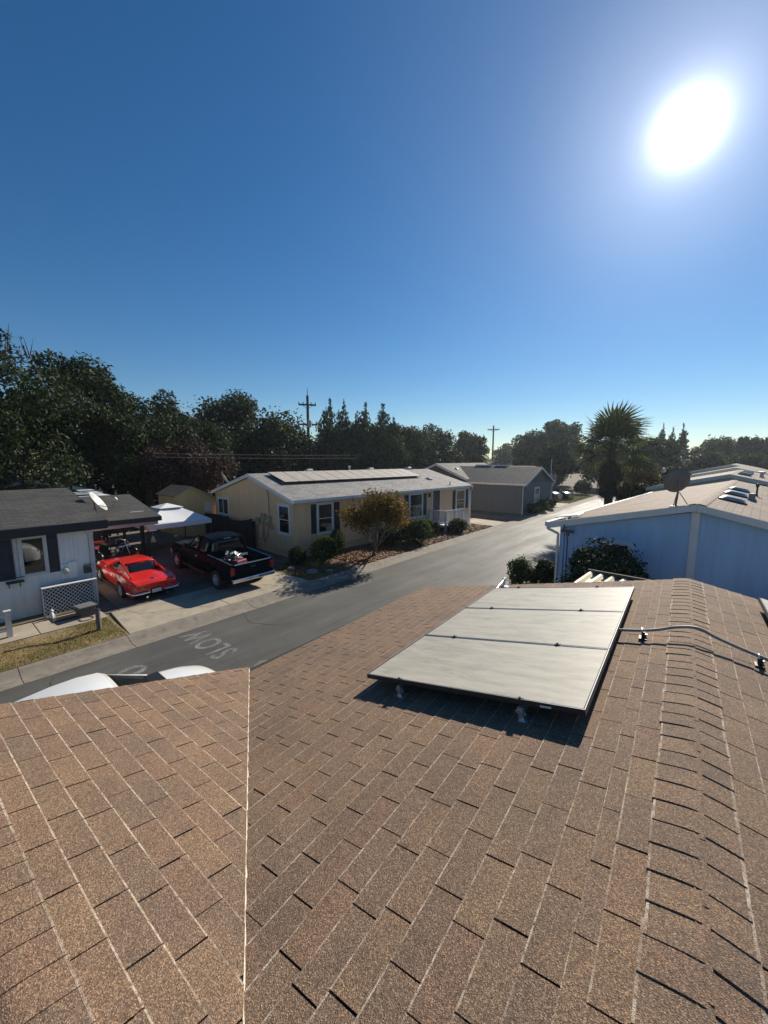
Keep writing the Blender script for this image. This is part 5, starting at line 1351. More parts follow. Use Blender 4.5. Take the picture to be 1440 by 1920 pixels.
strip(cor, 'windshield', quadgrid((.78, -.62, .85), (.78, .62, .85), (.14, .47, 1.17), (.14, -.47, 1.17), 6, Vector((.05, 0, 0))), 'car_glass')
strip(cor, 'rear_window', quadgrid((-.98, -.53, .885), (-.98, .53, .885), (-.64, .50, 1.15), (-.64, -.50, 1.15), 6), 'car_glass')
m = MB(); m.box(-2.255, -2.243, -.19, .19, .32, .54); m.build('plate_recess', 'underside', cor)
m = MB(); m.box(-2.29, -2.256, -.16, .16, .36, .50); m.build('license_plate', 'plate', cor)
em = MB(Matrix.Translation((-1.95, 0, .862)) @ Matrix.Rotation(R(-7), 4, 'Y')); em.lathe([(.075, 0), (.07, .006)], 18); emo = em.build('emblem', 'metal_dark', cor)
for s in (-1, 1):
    e2 = MB(Matrix.Translation((-1.95, 0, .8695)) @ Matrix.Rotation(R(-7), 4, 'Y') @ Matrix.Rotation(R(s * 38), 4, 'Z')); e2.box(-.055, .055, -.008, .008, 0, .003); e2.box(.01, .055, -.022 if s > 0 else 0, 0 if s > 0 else .022, .0032, .005); e2.build('crossed_flag', 'chrome', emo)
for x in AX:
    for s in (-1, 1): wheel(cor, x, s * .80, .325, .21, s, 5)
# ---- dark pickup
trk = thing('pickup_truck', 'dark blue-black extended-cab pickup truck parked on the driveway', 'truck', (-13.74, 6.88, .175), 180, None, .80, 3.5)
AT = (-1.85, 1.80)
TT = [(-2.93, .96, 1.20, .0), (-2.88, .985, 1.22, .0), (-1.0, .99, 1.24, .0), (-.9, .99, 1.22, 1), (.85, .985, 1.20, 1), (1.4, .98, 1.20, 1), (2.3, .96, 1.14, 1), (2.62, .90, 1.02, 1), (2.72, .82, .85, 1)]
def sec_t(x):
    w, zt, hood = interp(TT, x); zb = arch(x, AT, .40, .47, .50)
    zl = max(.62, zb + .012); zm = max(.86, zl + .012); zu = max(zt - .16, zm + .01)
    fl = 1.03 if min(abs(x - a) for a in AT) < .55 else 1.0
    h = [(w * .95 * fl, zb), (w * .99 * fl, zl), (w * (1 + (fl - 1) * .7), zm), (w * .985, zu), (w * .96, zt - .02), (w * .94, zt)]
    if x < -.95: h += [(w * .86, zt), (w * .855, zt - .03), (w * .85, .80), (w * .5, .78), (0, .78)]
    else: h += [(w * .86, zt + .01), (w * .7, zt + .03), (w * .5, zt + .045), (w * .25, zt + .05), (0, zt + .052)]
    return h
body_loft(-2.93, 2.72, sec_t, 'body', 'paint_navy', trk, .05)
m = MB(); m.box(-2.7, 2.4, -.82, .82, .42, .70); m.build('chassis', 'underside', trk)
m = MB(); m.box(-2.955, -2.88, -.80, .80, .70, 1.21); m.build('tailgate', 'paint_navy', trk, bevel=.015)
m = MB(); m.box(-2.962, -2.956, -.12, .12, 1.02, 1.08); m.build('tailgate_handle', 'metal_dark', trk)
m = MB(); m.box(-2.97, -2.89, -.82, .82, 1.215, 1.24); m.build('tailgate_cap', 'chrome', trk, bevel=.01)
for s in (-1, 1):
    m = MB(); m.box(-2.945, -2.85, s * .80 if s > 0 else -.965, .965 if s > 0 else -.80, .80, 1.12); m.build('tail_light', 'tail_lens', trk, bevel=.02)
    m = MB(); m.tube([(-2.86, s * .90, 1.235), (-1.0, s * .92, 1.255)], .02, 8); m.build('bed_rail', 'chrome', trk)
    m = MB(); m.tube([(-.85, s * 1.0, .42), (1.15, s * 1.0, .42)], .045, 8); m.build('step_bar', 'metal_dark', trk)
    m = MB(); m.box(.78, .95, s * 1.02 - .07, s * 1.02 + .09, 1.22, 1.42); m.build('mirror', 'paint_black', trk, bevel=.02)
    m = MB(); m.box(-.2, -.02, s * .992 - .008, s * .992 + .012, 1.02, 1.06); m.build('door_handle', 'chrome', trk)
m = MB(); m.box(-3.08, -2.93, -.96, .96, .52, .68); m.build('rear_bumper', 'chrome', trk, bevel=.03)
m = MB(); m.box(-3.086, -3.0805, -.16, .16, .55, .66); m.build('license_plate', 'plate', trk)
# cab
def cabin(parent, tab, paint, zb, roofz):
    """tab: list of (x, half width at base, x at top, half width at top)"""
    pass
zt0, zt1 = 1.23, 1.86
B4 = [(.98, .80), (-.98, .86)]; T4 = [(.25, .66), (-.86, .72)]
rows = []
for x, w, z in [(.30, .62, 1.80), (.20, .68, 1.845), (-.2, .72, 1.875), (-.6, .73, 1.87), (-.86, .72, 1.845), (-.93, .66, 1.80)]:
    rows.append([(x, -w, z - .07), (x, -w * .95, z - .02), (x, -w * .5, z + .012), (x, 0, z + .018), (x, w * .5, z + .012), (x, w * .95, z - .02), (x, w, z - .07)])
strip(trk, 'roof', rows, 'paint_navy', .03)
strip(trk, 'windshield', quadgrid((1.0, -.80, 1.22), (1.0, .80, 1.22), (.30, .62, 1.80), (.30, -.62, 1.80), 6, Vector((.05, 0, 0))), 'car_glass')
strip(trk, 'rear_window', quadgrid((-.97, -.76, 1.25), (-.97, .76, 1.25), (-.92, .66, 1.79), (-.92, -.66, 1.79), 4), 'car_glass')
m = MB(); m.box(-.95, -.90, -.14, .14, 1.815, 1.845); m.build('brake_light', 'chrome', trk, bevel=.008)
for s in (-1, 1):
    strip(trk, 'side_window', quadgrid((.82, s * .90, 1.23), (.02, s * .91, 1.24), (.02, s * .715, 1.80), (.26, s * .70, 1.79), 4), 'car_glass')
    strip(trk, 'side_window', quadgrid((-.08, s * .91, 1.24), (-.78, s * .91, 1.24), (-.80, s * .72, 1.79), (-.08, s * .72, 1.80), 4), 'car_glass')
    for a, b in (((1.0, .82, 1.21), (.30, .64, 1.80)), ((-.03, .91, 1.22), (-.03, .72, 1.81)), ((-.90, .90, 1.22), (-.90, .69, 1.81))):
        m = MB(); m.tube([(a[0], s * a[1], a[2]), (b[0], s * b[1], b[2])], .05, 6); m.build('pillar', 'paint_navy', trk)
m = MB(); m.box(2.66, 2.74, -.62, .62, .78, 1.02); m.build('grille', 'chrome', trk, bevel=.02)
m = MB(); m.box(2.62, 2.82, -.92, .92, .52, .74); m.build('front_bumper', 'chrome', trk, bevel=.03)
for x in AT:
    for s in (-1, 1): wheel(trk, x, s * .91, .40, .27, s, 5, 'rim_alloy', .58)
# load in the truck bed
M('chrome_dull', (.7, .7, .72), .2, metal=1, var=.2, scale=30); M('plastic_red', (.22, .012, .018), .4, coat=.3)
ld = thing('scrap_pile', 'shiny metal scraps and foil heaped behind the truck cab', 'scrap', (-12.62, 6.85, .80), 0, None, 1.0)
rg = random.Random(21)
for i in range(16):
    x, y, z = rg.uniform(-.38, .3), rg.uniform(-.45, .4), rg.uniform(.05, .32)
    m = MB(Matrix.Translation((x, y, z)) @ Matrix.Rotation(rg.uniform(0, 6), 4, 'Z') @ Matrix.Rotation(rg.uniform(-1, 1), 4, 'X'))
    l, w = rg.uniform(.12, .3), rg.uniform(.05, .13); rows = []
    for a in range(5): rows.append([((a / 4 - .5) * l, (b / 4 - .5) * w, .04 * math.sin(a * 2.1 + b * 1.7 + i)) for b in range(5)])
    m.grid(rows); o = m.build('scrap_sheet', 'chrome_dull' if i % 2 else 'trim_white', ld); o.modifiers.new('s', 'SOLIDIFY').thickness = .004  # alternate sheets painted white to imitate metal reflecting the sky
m = MB(); m.lathe([(.42, 0), (.36, .12), (.15, .22), (.02, .25)], 12); m.build('tarp', 'black_plastic', ld, smooth=60)
gc = thing('red_toolbox', 'red plastic box in the truck bed by the tailgate', 'box', (-11.98, 6.78, .72), 14, None, .8)
m = MB(); m.add([(-.22, -.3, 0), (.22, -.3, 0), (.22, .3, 0), (-.22, .3, 0), (-.16, -.26, .34), (.12, -.26, .34), (.12, .26, .34), (-.16, .26, .34)], [(3, 2, 1, 0), (4, 5, 6, 7), (0, 1, 5, 4), (1, 2, 6, 5), (2, 3, 7, 6), (3, 0, 4, 7)]); m.build('shell', 'plastic_red', gc, bevel=.03)
m = MB(); m.tube(smooth_path([(-.02, -.12, .33), (-.02, -.1, .40), (-.02, .1, .40), (-.02, .12, .33)], 4), .012, 6); m.build('handle', 'black_plastic', gc)
# ---- white car below the eave
wc = thing('white_sedan', 'white sedan parked by the road just below the roof edge', 'car', (-6.08, 1.24, 0), 90, None, .80)
WZ = 1.12
TWc = [(-2.35, .70, .78), (-2.25, .80, .92), (-1.7, .87, .99), (-.9, .90, .98), (0, .91, .97), (.75, .91, .98), (1.2, .90, .99), (1.7, .87, .94), (2.1, .80, .84), (2.3, .68, .70), (2.38, .55, .55)]
AW = (-1.4, 1.36)
def sec_w(x):
    w, zt = sm(TWc, x, .1); zt *= WZ; zb = arch(x, AW, .33, .37, .22); zl = max(.38, zb + .012); zm = max(.58, zl + .012); zu = max(zt - .20, zm + .01)
    return [(w * .93, zb), (w * .98, zl), (w, zm), (w * .985, zu), (w * .95, zt - .07), (w * .88, zt - .02), (w * .75, zt + .004), (w * .5, zt + .028), (w * .25, zt + .04), (0, zt + .045)]
body_loft(-2.35, 2.38, sec_w, 'body', 'paint_white', wc, .05)
m = MB(); m.box(-2.1, 2.1, -.75, .75, .16, .4); m.build('underbody', 'underside', wc)
rows = []
for x, w, z in [(.34, .60, 1.37 * WZ), (.24, .66, 1.41 * WZ), (-.05, .69, 1.435 * WZ), (-.4, .69, 1.43 * WZ), (-.9, .67, 1.39 * WZ), (-1.4, .62, 1.31 * WZ), (-1.66, .56, 1.25 * WZ)]:
    rows.append([(x, -w, z - .06), (x, -w * .95, z - .018), (x, -w * .5, z + .012), (x, 0, z + .02), (x, w * .5, z + .012), (x, w * .95, z - .018), (x, w, z - .06)])
strip(wc, 'roof', rows, 'paint_white', .03)
M('windscreen_dark', (.010, .012, .014), .2, spec=.05); MATS['windscreen_dark'].node_tree.nodes['Principled BSDF'].inputs['IOR'].default_value = 1.12
strip(wc, 'windshield', quadgrid((1.05, -.74, 1.0 * WZ), (1.05, .74, 1.0 * WZ), (.30, .56, 1.37 * WZ), (.30, -.56, 1.37 * WZ), 6, Vector((.07, 0, 0 * WZ))), 'windscreen_dark')
strip(wc, 'rear_window', quadgrid((-2.05, -.68, 1.0 * WZ), (-2.05, .68, 1.0 * WZ), (-1.66, .54, 1.27 * WZ), (-1.66, -.54, 1.27 * WZ), 6), 'car_glass')
m = MB(); m.box(.98, 1.24, -.68, .68, 1.0 * WZ, 1.035 * WZ); m.build('cowl', 'black_plastic', wc, bevel=.01)
for s in (-1, 1):
    strip(wc, 'side_window', quadgrid((.90, s * .83, .97 * WZ), (-.30, s * .84, .98 * WZ), (-.30, s * .66, 1.385 * WZ), (.26, s * .61, 1.345 * WZ), 4), 'windscreen_dark')
    strip(wc, 'side_window', quadgrid((-.38, s * .84, .98 * WZ), (-1.55, s * .82, .99 * WZ), (-1.45, s * .61, 1.30 * WZ), (-.38, s * .66, 1.385 * WZ), 4), 'windscreen_dark')
    for a, b in (((1.08, .80, .98 * WZ), (.30, .595, 1.35 * WZ)), ((-.34, .85, .97 * WZ), (-.34, .665, 1.39 * WZ)), ((-1.75, .80, .99 * WZ), (-1.58, .585, 1.27 * WZ))):
        m = MB(); m.tube([(a[0], s * a[1], a[2]), (b[0], s * b[1], b[2])], .014, 6); m.build('pillar', 'paint_white', wc)
    m = MB(); m.box(.66, .78, s * .92 - .05, s * .92 + .05, .90, .99); m.build('mirror', 'paint_white', wc, bevel=.03)
    m = MB(); m.tube([(.9, s * .02 + .2, 1.045 * WZ), (.78, s * .35, 1.075 * WZ)], .008, 5); m.build('wiper', 'black_plastic', wc)
    m = MB(); m.lathe([(.10, 2.28), (.08, 2.33)], 14, 'x', (0, s * .55, .66)); m.build('headlight', 'chrome', wc)
for x in AW:
    for s in (-1, 1): wheel(wc, x, s * .80, .33, .2, s, 7)
m = MB(); m.box(-1.7, .95, -.70, .70, .55, .92 * WZ); m.build('cabin_shade_box', 'interior', wc, bevel=.05)  # plain dark box added to fill the cabin with shade, no seats modelled
WZ = 1.0
# ---- simple complete cars for the distance
def small_car(lab, loc, rz, paint, suv=False):
    t = thing('parked_car', lab, 'car', loc, rz, None, .85)
    k = 1.18 if suv else 1.0
    body_loft(-2.3, 2.3, lambda x: [(y, z * k) for y, z in sec_w(x)], 'body', paint, t, .1)
    rows = []
    for x, w, z in [(.35, .56, 1.37), (-.2, .64, 1.44), (-.9, .64, 1.43), (-1.5, .58, 1.33)]:
        rows.append([(x, -w, (z - .06) * k), (x, -w * .5, (z + .012) * k), (x, w * .5, (z + .012) * k), (x, w, (z - .06) * k)])
    strip(t, 'roof', rows, paint, .03)
    strip(t, 'windshield', quadgrid((1.05, -.74, 1.0 * k), (1.05, .74, 1.0 * k), (.35, .56, 1.37 * k), (.35, -.56, 1.37 * k), 3), 'car_glass')
    strip(t, 'rear_window', quadgrid((-2.0, -.68, 1.0 * k), (-2.0, .68, 1.0 * k), (-1.5, .55, 1.31 * k), (-1.5, -.55, 1.31 * k), 3), 'car_glass')
    for s in (-1, 1):
        strip(t, 'side_window', quadgrid((1.0, s * .84, .98 * k), (-1.8, s * .82, .99 * k), (-1.45, s * .60, 1.31 * k), (.30, s * .59, 1.34 * k), 4), 'car_glass')
        m = MB(); m.box(2.2, 2.33, s * .55 - .13, s * .55 + .13, .6 * k, .72 * k); m.build('headlight', 'chrome', t)
    for x in AW:
        for s in (-1, 1): wheel(t, x, s * .80, .34, .2, s, 5)
small_car('dark maroon car parked beyond the grey house flagpole', (-13.9, 42.3, .06), -4, 'paint_maroon', True)
small_car('black car nosed towards the road behind the maroon one', (-13.6, 45.2, .06), -6, 'paint_black')
small_car('dark blue car in shade behind the white house roof', (-23.6, 3.6, .06), 170, 'paint_blue', True)
# ---- motorcycles in the carport
def motorcycle(lab, loc, rz):
    t = thing('motorcycle', lab, 'motorcycle', loc, rz, 'motorcycles in the carport', .82)
    for x in (-.72, .78):
        m = MB(); m.lathe([(.23, -.05), (.30, -.055), (.325, -.03), (.325, .03), (.30, .055), (.23, .05)], 20, 'y', (x, 0, .325)); w = m.build('wheel', 'rubber', t, smooth=40)
        m = MB(); m.lathe([(.235, -.03), (.21, 0), (.235, .03)], 20, 'y', (x, 0, .325)); m.build('rim', 'chrome', w, smooth=40)
    m = MB(); m.tube(smooth_path([(.62, 0, .78), (.2, 0, .72), (-.3, 0, .62), (-.72, 0, .35)], 3), .03, 6); m.tube([(.55, 0, .75), (.3, 0, .3), (-.35, 0, .28), (-.5, 0, .55)], .028, 6); m.build('frame', 'metal_dark', t)
    m = MB()
    m.lathe([(.17, -.15), (.17, .15)], 10, 'y', (.05, 0, .36)); m.add([(.0, -.1, .4), (.22, -.1, .4), (.22, .1, .4), (0, .1, .4), (.08, -.09, .66), (.3, -.09, .6), (.3, .09, .6), (.08, .09, .66)], [(4, 5, 6, 7), (0, 1, 5, 4), (1, 2, 6, 5), (2, 3, 7, 6), (3, 0, 4, 7)]); m.build('engine', 'chrome', t)
    m = MB(Matrix.Translation((.28, 0, .80)) @ Matrix.Diagonal((1.7, .8, .75, 1))); m.lathe([(.02, -.16), (.12, -.13), (.165, -.04), (.165, .05), (.10, .13), (.02, .15)], 14, 'x'); m.build('tank', 'paint_black', t, smooth=60)
    m = MB(); m.grid([[(x, y, z) for y in (-.13, -.1, 0, .1, .13)] for x, z in ((.05, .74), (-.15, .70), (-.45, .72), (-.75, .80), (-.95, .78))]); o = m.build('seat', 'seat_black', t, smooth=60); s = o.modifiers.new('s', 'SOLIDIFY'); s.thickness = .09
    for s in (-1, 1):
        m = MB(); m.tube([(.78, s * .09, .325), (.56, s * .09, .92)], .024, 8); m.build('fork', 'chrome', t)
        m = MB(); m.tube(smooth_path([(.18, s * .16, .38), (.0, s * .2, .22), (-.5, s * .2, .24), (-1.0, s * .2, .30)], 3), .04, 8); m.build('exhaust', 'chrome', t)
        m = MB(); m.tube([(.5, s * .32, 1.12), (.50, s * .38, 1.30)], .006, 5); m.lathe([(.06, -.01), (.055, .01)], 12, 'x', (.50, s * .40, 1.33)); m.build('mirror', 'chrome', t)
    m = MB(); m.tube(smooth_path([(.36, -.40, 1.02), (.48, -.3, 1.08), (.55, -.08, .98), (.55, .08, .98), (.48, .3, 1.08), (.36, .40, 1.02)], 3), .014, 6); m.build('handlebar', 'chrome', t)
    m = MB(); m.lathe([(.03, .60), (.085, .64), (.09, .72), (.08, .74)], 14, 'x', (0, 0, .90)); m.build('headlight', 'chrome', t, smooth=40)
    for x, a0, a1 in ((.78, 20, 170), (-.72, 0, 175)):
        rows = []
        for i in range(9):
            a = R(a0 + (a1 - a0) * i / 8); rows.append([(x + .36 * math.cos(a), y, .325 + .36 * math.sin(a)) for y in (-.075, 0, .075)])
        m = MB(); m.grid(rows); o = m.build('fender', 'paint_black', t, smooth=60); o.modifiers.new('s', 'SOLIDIFY').thickness = .008
    return t
motorcycle('black cruiser motorcycle at the white wall side of the carport', (-17.6, 3.95, .40), 12)
motorcycle('tall black motorcycle by the carport post, handlebars turned', (-17.75, 4.85, .41), 35)
tb = thing('tool_cart', 'low metal cart with red tray between the motorcycles', 'cart', (-18.7, 4.5, .43), 0)
m = MB(); m.box(-.25, .25, -.4, .4, .55, .62); m.build('tray', 'plastic_red', tb, bevel=.01)
m = MB(); m.box(-.25, .25, -.4, .4, .18, .22); m.build('shelf', 'alu', tb)
for x in (-.22, .22):
    for y in (-.37, .37):
        m = MB(); m.box(x - .015, x + .015, y - .015, y + .015, 0, .7); m.build('leg', 'alu', tb)
# ------------------------------------------------------------------ vegetation
leaf_mat('leaf_oak', [(0, (.012, .020, .010)), (.5, (.026, .040, .017)), (.85, (.044, .060, .024)), (1, (.060, .072, .032))], .25)
leaf_mat('leaf_dark', [(0, (.010, .018, .010)), (.6, (.024, .040, .018)), (1, (.050, .072, .028))], .28)
leaf_mat('leaf_cypress', [(0, (.014, .024, .012)), (.6, (.032, .050, .020)), (1, (.055, .080, .030))], .25)
leaf_mat('leaf_plum', [(0, (.020, .010, .012)), (.5, (.045, .022, .026)), (1, (.085, .050, .052))], .25)
leaf_mat('leaf_far', [(0, (.030, .042, .022)), (.6, (.050, .066, .032)), (1, (.085, .10, .05))], .3)
leaf_mat('leaf_autumn', [(0, (.15, .045, .016)), (.22, (.26, .085, .026)), (.45, (.20, .11, .032)), (.65, (.075, .09, .026)), (.88, (.05, .075, .022)), (1, (.30, .16, .05))], .4)
leaf_mat('leaf_box', [(0, (.014, .026, .010)), (.5, (.035, .058, .018)), (.8, (.062, .095, .026)), (1, (.10, .13, .035))], .3)
leaf_mat('leaf_lime', [(0, (.10, .13, .03)), (.5, (.18, .20, .05)), (1, (.30, .30, .10))], .4)
leaf_mat('leaf_camellia', [(0, (.012, .022, .012)), (.6, (.028, .045, .020)), (.93, (.05, .07, .03)), (.97, (.25, .24, .17)), (1, (.35, .33, .22))], .2)
leaf_mat('leaf_oleander', [(0, (.05, .055, .035)), (.5, (.10, .085, .05)), (.8, (.16, .11, .075)), (1, (.24, .13, .11))], .35)
leaf_mat('palm_green', [(0, (.055, .068, .036)), (.5, (.088, .10, .054)), (1, (.13, .14, .08))], .25, .0, .95)
leaf_mat('palm_dead', [(0, (.045, .036, .026)), (.5, (.075, .06, .042)), (1, (.11, .088, .062))], .1, .0, .95)
M('bark', (.07, .055, .045), .9, var=.35, scale=6, bmp=.6, bscale=30); M('bark_grey', (.13, .11, .09), .9, var=.35, scale=10, bmp=.6, bscale=40)
def leaf_cloud(clumps, n, leaf, seed, shell=.55, up=.15, flat=.0, asp=.55, spike=None):
    rg = np.random.default_rng(seed)
    C = np.array([c[0] for c in clumps]); Rr = np.array([c[1] for c in clumps], float)
    w = (Rr.prod(1)) ** (2 / 3); k = rg.choice(len(C), n, p=w / w.sum())
    d = rg.normal(size=(n, 3)); d /= np.linalg.norm(d, axis=1, keepdims=True)
    r = shell + (1 - shell) * rg.random(n) ** .7
    r *= 1 + .14 * np.sin(d[:, 0] * 7 + k) * np.sin(d[:, 2] * 6 + k * 2) + rg.normal(0, .05, n)
    stray = rg.random(n) < .04; r[stray] *= rg.uniform(1.02, 1.16, stray.sum())
    P = C[k] + d * Rr[k] * r[:, None]
    nr = d * .7 + rg.normal(size=(n, 3)) * .75; nr[:, 2] += up; nr /= np.linalg.norm(nr, axis=1, keepdims=True)
    t = np.cross(nr, rg.normal(size=(n, 3))); t /= np.linalg.norm(t, axis=1, keepdims=True) + 1e-9
    if spike is not None:
        t = t * (1 - spike) + np.array([0, 0, 1.0]) * spike; t /= np.linalg.norm(t, axis=1, keepdims=True) + 1e-9
    b = np.cross(nr, t); s = (leaf * rg.uniform(.6, 1.45, n))[:, None]
    V = np.stack([P - t * s * .6, P + b * s * asp * .5 + nr * s * .05, P + t * s * .6, P - b * s * asp * .5 + nr * s * .05], 1).reshape(-1, 3)
    return V, np.arange(4 * n).reshape(-1, 4)
def clumps_in(c, r, n, size, seed, low=-.8):
    rg = np.random.default_rng(seed); out = []
    while len(out) < n:
        d = rg.normal(size=3); d /= np.linalg.norm(d)
        if d[2] < low: continue
        f = rg.random() ** .3 * .86
        p = np.array(c) + d * np.array(r) * f
        s = size * rg.uniform(.65, 1.35)
        out.append((p, (s * r[0], s * r[0] * rg.uniform(.85, 1.15), s * r[0] * rg.uniform(.65, .95))))
    return out
def tree(name, label, base, cc, cr, n, leaf, mat, seed, ncl=22, csize=.34, tr=.22, cat='tree', group=None, bark='bark', shell=.45, forks=5, extra=(), twigs=0, fz=None):
    """base: ground point; cc crown centre relative to base, cr radii"""
    t = thing(name, label, cat, base, 0, group)
    cl = [(np.array(cc), tuple(.84 * c for c in cr))] + clumps_in(cc, cr, ncl, csize, seed) + [(np.array(e[0]), e[1]) for e in extra]
    V, F = leaf_cloud(cl, n, leaf, seed + 1, shell)
    np_obj('crown', V, F, mat, t)
    rg = random.Random(seed); m = MB()
    top = Vector(cc) + Vector((0, 0, cr[2] * .1)); fk = Vector((cc[0] * .4, cc[1] * .4, fz or max(.35, (cc[2] - cr[2] * .75))))
    m.tube(smooth_path([(0, 0, -.05), tuple(fk * .5 + Vector((rg.uniform(-.1, .1), rg.uniform(-.1, .1), 0))), tuple(fk), tuple(top)], 4), [tr * (1.25 - .85 * i / 12) for i in range(13)], 9)
    m.build('trunk', bark, t, smooth=60)
    for i in range(forks):
        q = Vector(cl[rg.randrange(len(cl))][0]); mid = fk.lerp(q, .5) + Vector((0, 0, -.1 * cr[2]))
        m = MB(); m.tube(smooth_path([fk, mid, q], 4), [tr * (.55 - .48 * k / 8) for k in range(9)], 7); m.build('limb', bark, t, smooth=60)
    if twigs:
        m = MB()
        for i in range(twigs):
            a = rg.uniform(0, 6.28); f = rg.uniform(.1, .85); p = Vector(cc) + Vector((cr[0] * f * math.cos(a), cr[1] * f * math.sin(a), cr[2] * math.sqrt(1 - f * f) * .85))
            q = p + Vector((rg.uniform(-.25, .25), rg.uniform(-.25, .25), rg.uniform(.4, 1.0))) * cr[2] * .28
            m.tube([p, p.lerp(q, .5) + Vector((.05, 0, 0)), q], [.03, .02, .008], 5)
        stuff(m.build('twigs', bark, t))
    return t
def bush(name, label, base, r, h, n, leaf, mat, seed, group=None, ncl=14, cat='bush', shell=.7, cs=.5):
    t = thing(name, label, cat, base, 0, group)
    cl = [(np.array((0, 0, h * .48)), (r * .86, r * .86, h * .47))] + [c for c in clumps_in((0, 0, h * .52), (r * .72, r * .72, h * .42), ncl, cs, seed, -.4)]
    V, F = leaf_cloud(cl, n, leaf, seed, shell); V[:, 2] = np.maximum(V[:, 2], .0)
    np_obj('foliage', V, F, mat, t)
    m = MB()
    for k in range(3):
        a = k * 2.1; m.tube([(0, 0, -.03), (r * .25 * math.cos(a), r * .25 * math.sin(a), h * .35), (r * .5 * math.cos(a), r * .5 * math.sin(a), h * .6)], [.035, .025, .012], 6)
    stuff(m.build('stems', 'bark', t))
    return t
BT = 'big trees behind the houses'
tree('oak_tree', 'tallest dark oak filling the left edge behind the white house', (-26.6, 2.6, 0), (0, -.2, 5.9), (4.3, 4.3, 4.3), 30000, .17, 'leaf_oak', 1, 34, .30, .3, group=BT, twigs=26, forks=7)
tree('oak_tree', 'dark tree with knobbly top right of the tallest oak', (-29.6, 7.0, 0), (0, .1, 6.2), (3.1, 3.1, 4.0), 24000, .19, 'leaf_oak', 2, 24, .32, .3, group=BT, extra=[((-.2, -1.2, 9.5), (1.0, 1.0, 1.0)), ((.1, .5, 9.3), (1.3, 1.3, 1.2))])
tree('oak_tree', 'broad dark tree between knobbly oak and plum tree', (-31.2, 10.9, 0), (0, 0, 5.4), (3.6, 3.6, 3.8), 24000, .2, 'leaf_oak', 3, 24, .32, .28, group=BT, extra=[((0, 1.5, 8.3), (.95, .95, 1.1)), ((.3, -1.6, 8.0), (1.1, 1.1, .9))])
tree('plum_tree', 'purple-leaved plum tree left of the yellow house', (-27.2, 11.7, 0), (0, .3, 3.75), (2.6, 2.8, 2.1), 15000, .15, 'leaf_plum', 4, 22, .34, .16, group=None)
tree('shade_tree', 'large round dark tree behind the yellow gable', (-37.0, 20.0, 0), (0, 0, 6.0), (5.0, 5.0, 5.0), 24000, .26, 'leaf_dark', 5, 30, .30, .3, group=BT)
tree('shade_tree', 'round dark tree left of the tall utility pole', (-34.6, 24.6, 0), (0, 0, 5.4), (4.2, 4.2, 4.8), 20000, .26, 'leaf_dark', 6, 26, .32, .3, group=BT)
tree('shade_tree', 'dark tree low behind the plum and the shed', (-34, 15.5, 0), (0, 0, 4.6), (4.2, 4.2, 4.2), 18000, .25, 'leaf_dark', 26, 22, .34, .3, group=BT)
# upright conifers in a clump
def spire(lab, base, h, r, n, seed, leaf=.28, mat='leaf_cypress', group=None, lean=(0, 0)):
    t = thing('upright_conifer', lab, 'tree', base, 0, group)
    rg = random.Random(seed); cl = []
    k = 9
    for i in range(k):
        f = i / (k - 1); z = .9 + f * (h - 1.2); rr = r * (1 - .90 * f ** 3.0)
        for q in range(2 if f < .75 else 1):
            cl.append((np.array((lean[0] * f + rg.uniform(-.3, .3) * rr, lean[1] * f + rg.uniform(-.3, .3) * rr, z)), (rr * .8, rr * .8, h / k * .95)))
    V, F = leaf_cloud(cl, n, leaf, seed, .4, spike=.55); np_obj('crown', V, F, mat, t)
    m = MB(); m.tube([(0, 0, -.05), (0, 0, h * .5), (lean[0], lean[1], h * .95)], [.2, .12, .03], 8); m.build('trunk', 'bark', t, smooth=60)
    for i in range(4):
        a = i * 1.57; m = MB(); m.tube([(0, 0, h * (.2 + .12 * i)), (r * .5 * math.cos(a), r * .5 * math.sin(a), h * (.3 + .12 * i))], [.05, .015], 6); m.build('limb', 'bark', t)
    return t
SP = 'clump of upright conifers'
for i, (dx, dy, h, r, lb) in enumerate([(-2.5, -2.8, 10.7, 1.5, 'leftmost and tallest spire of the upright conifer clump'), (-1.0, -1.2, 10.0, 1.4, 'second spire from the left in the upright conifer clump'), (.3, .2, 9.7, 1.4, 'third spire from the left in the upright conifer clump'),
                                    (1.2, 1.6, 10.0, 1.45, 'fourth spire from the left in the upright conifer clump'), (2.4, 2.6, 10.2, 1.45, 'fifth spire from the left in the upright conifer clump'), (3.5, 4.2, 9.4, 1.6, 'rightmost spire of the upright conifer clump')]):
    spire(lb, (-32.9 + dx * .85 + .6 * math.sin(i * 1.9), 33.3 + dy * .8 + .5 * math.cos(i * 2.7), 0), h * (1 + .05 * math.sin(i * 2.3)), r * 1.75, 11000, 60 + i, .3, 'leaf_cypress', SP, (.3, .3))
tree('shade_tree', 'dark tree standing behind right of the upright conifers', (-35.5, 43.2, 0), (0, 0, 5.6), (4.2, 4.2, 4.2), 11000, .32, 'leaf_dark', 8, 22, .33, .3, group=BT)
tree('shade_tree', 'rounded bright-edged tree just right of the upright conifers', (-31.6, 43.8, 0), (0, 0, 4.6), (4.2, 4.2, 4.3), 12000, .32, 'leaf_dark', 9, 24, .33, .3, group=BT)
tree('shade_tree', 'broad dark tree behind the grey house cross gable', (-32.5, 50.2, 0), (0, 0, 5.2), (4.8, 4.8, 4.6), 13000, .35, 'leaf_dark', 10, 24, .32, .3, group=BT)
tree('shade_tree', 'ragged tree just left of the second utility pole', (-31.9, 60.5, 0), (0, 0, 5.0), (3.8, 3.8, 4.2), 9000, .4, 'leaf_far', 11, 20, .32, .25, group=BT, shell=.3)
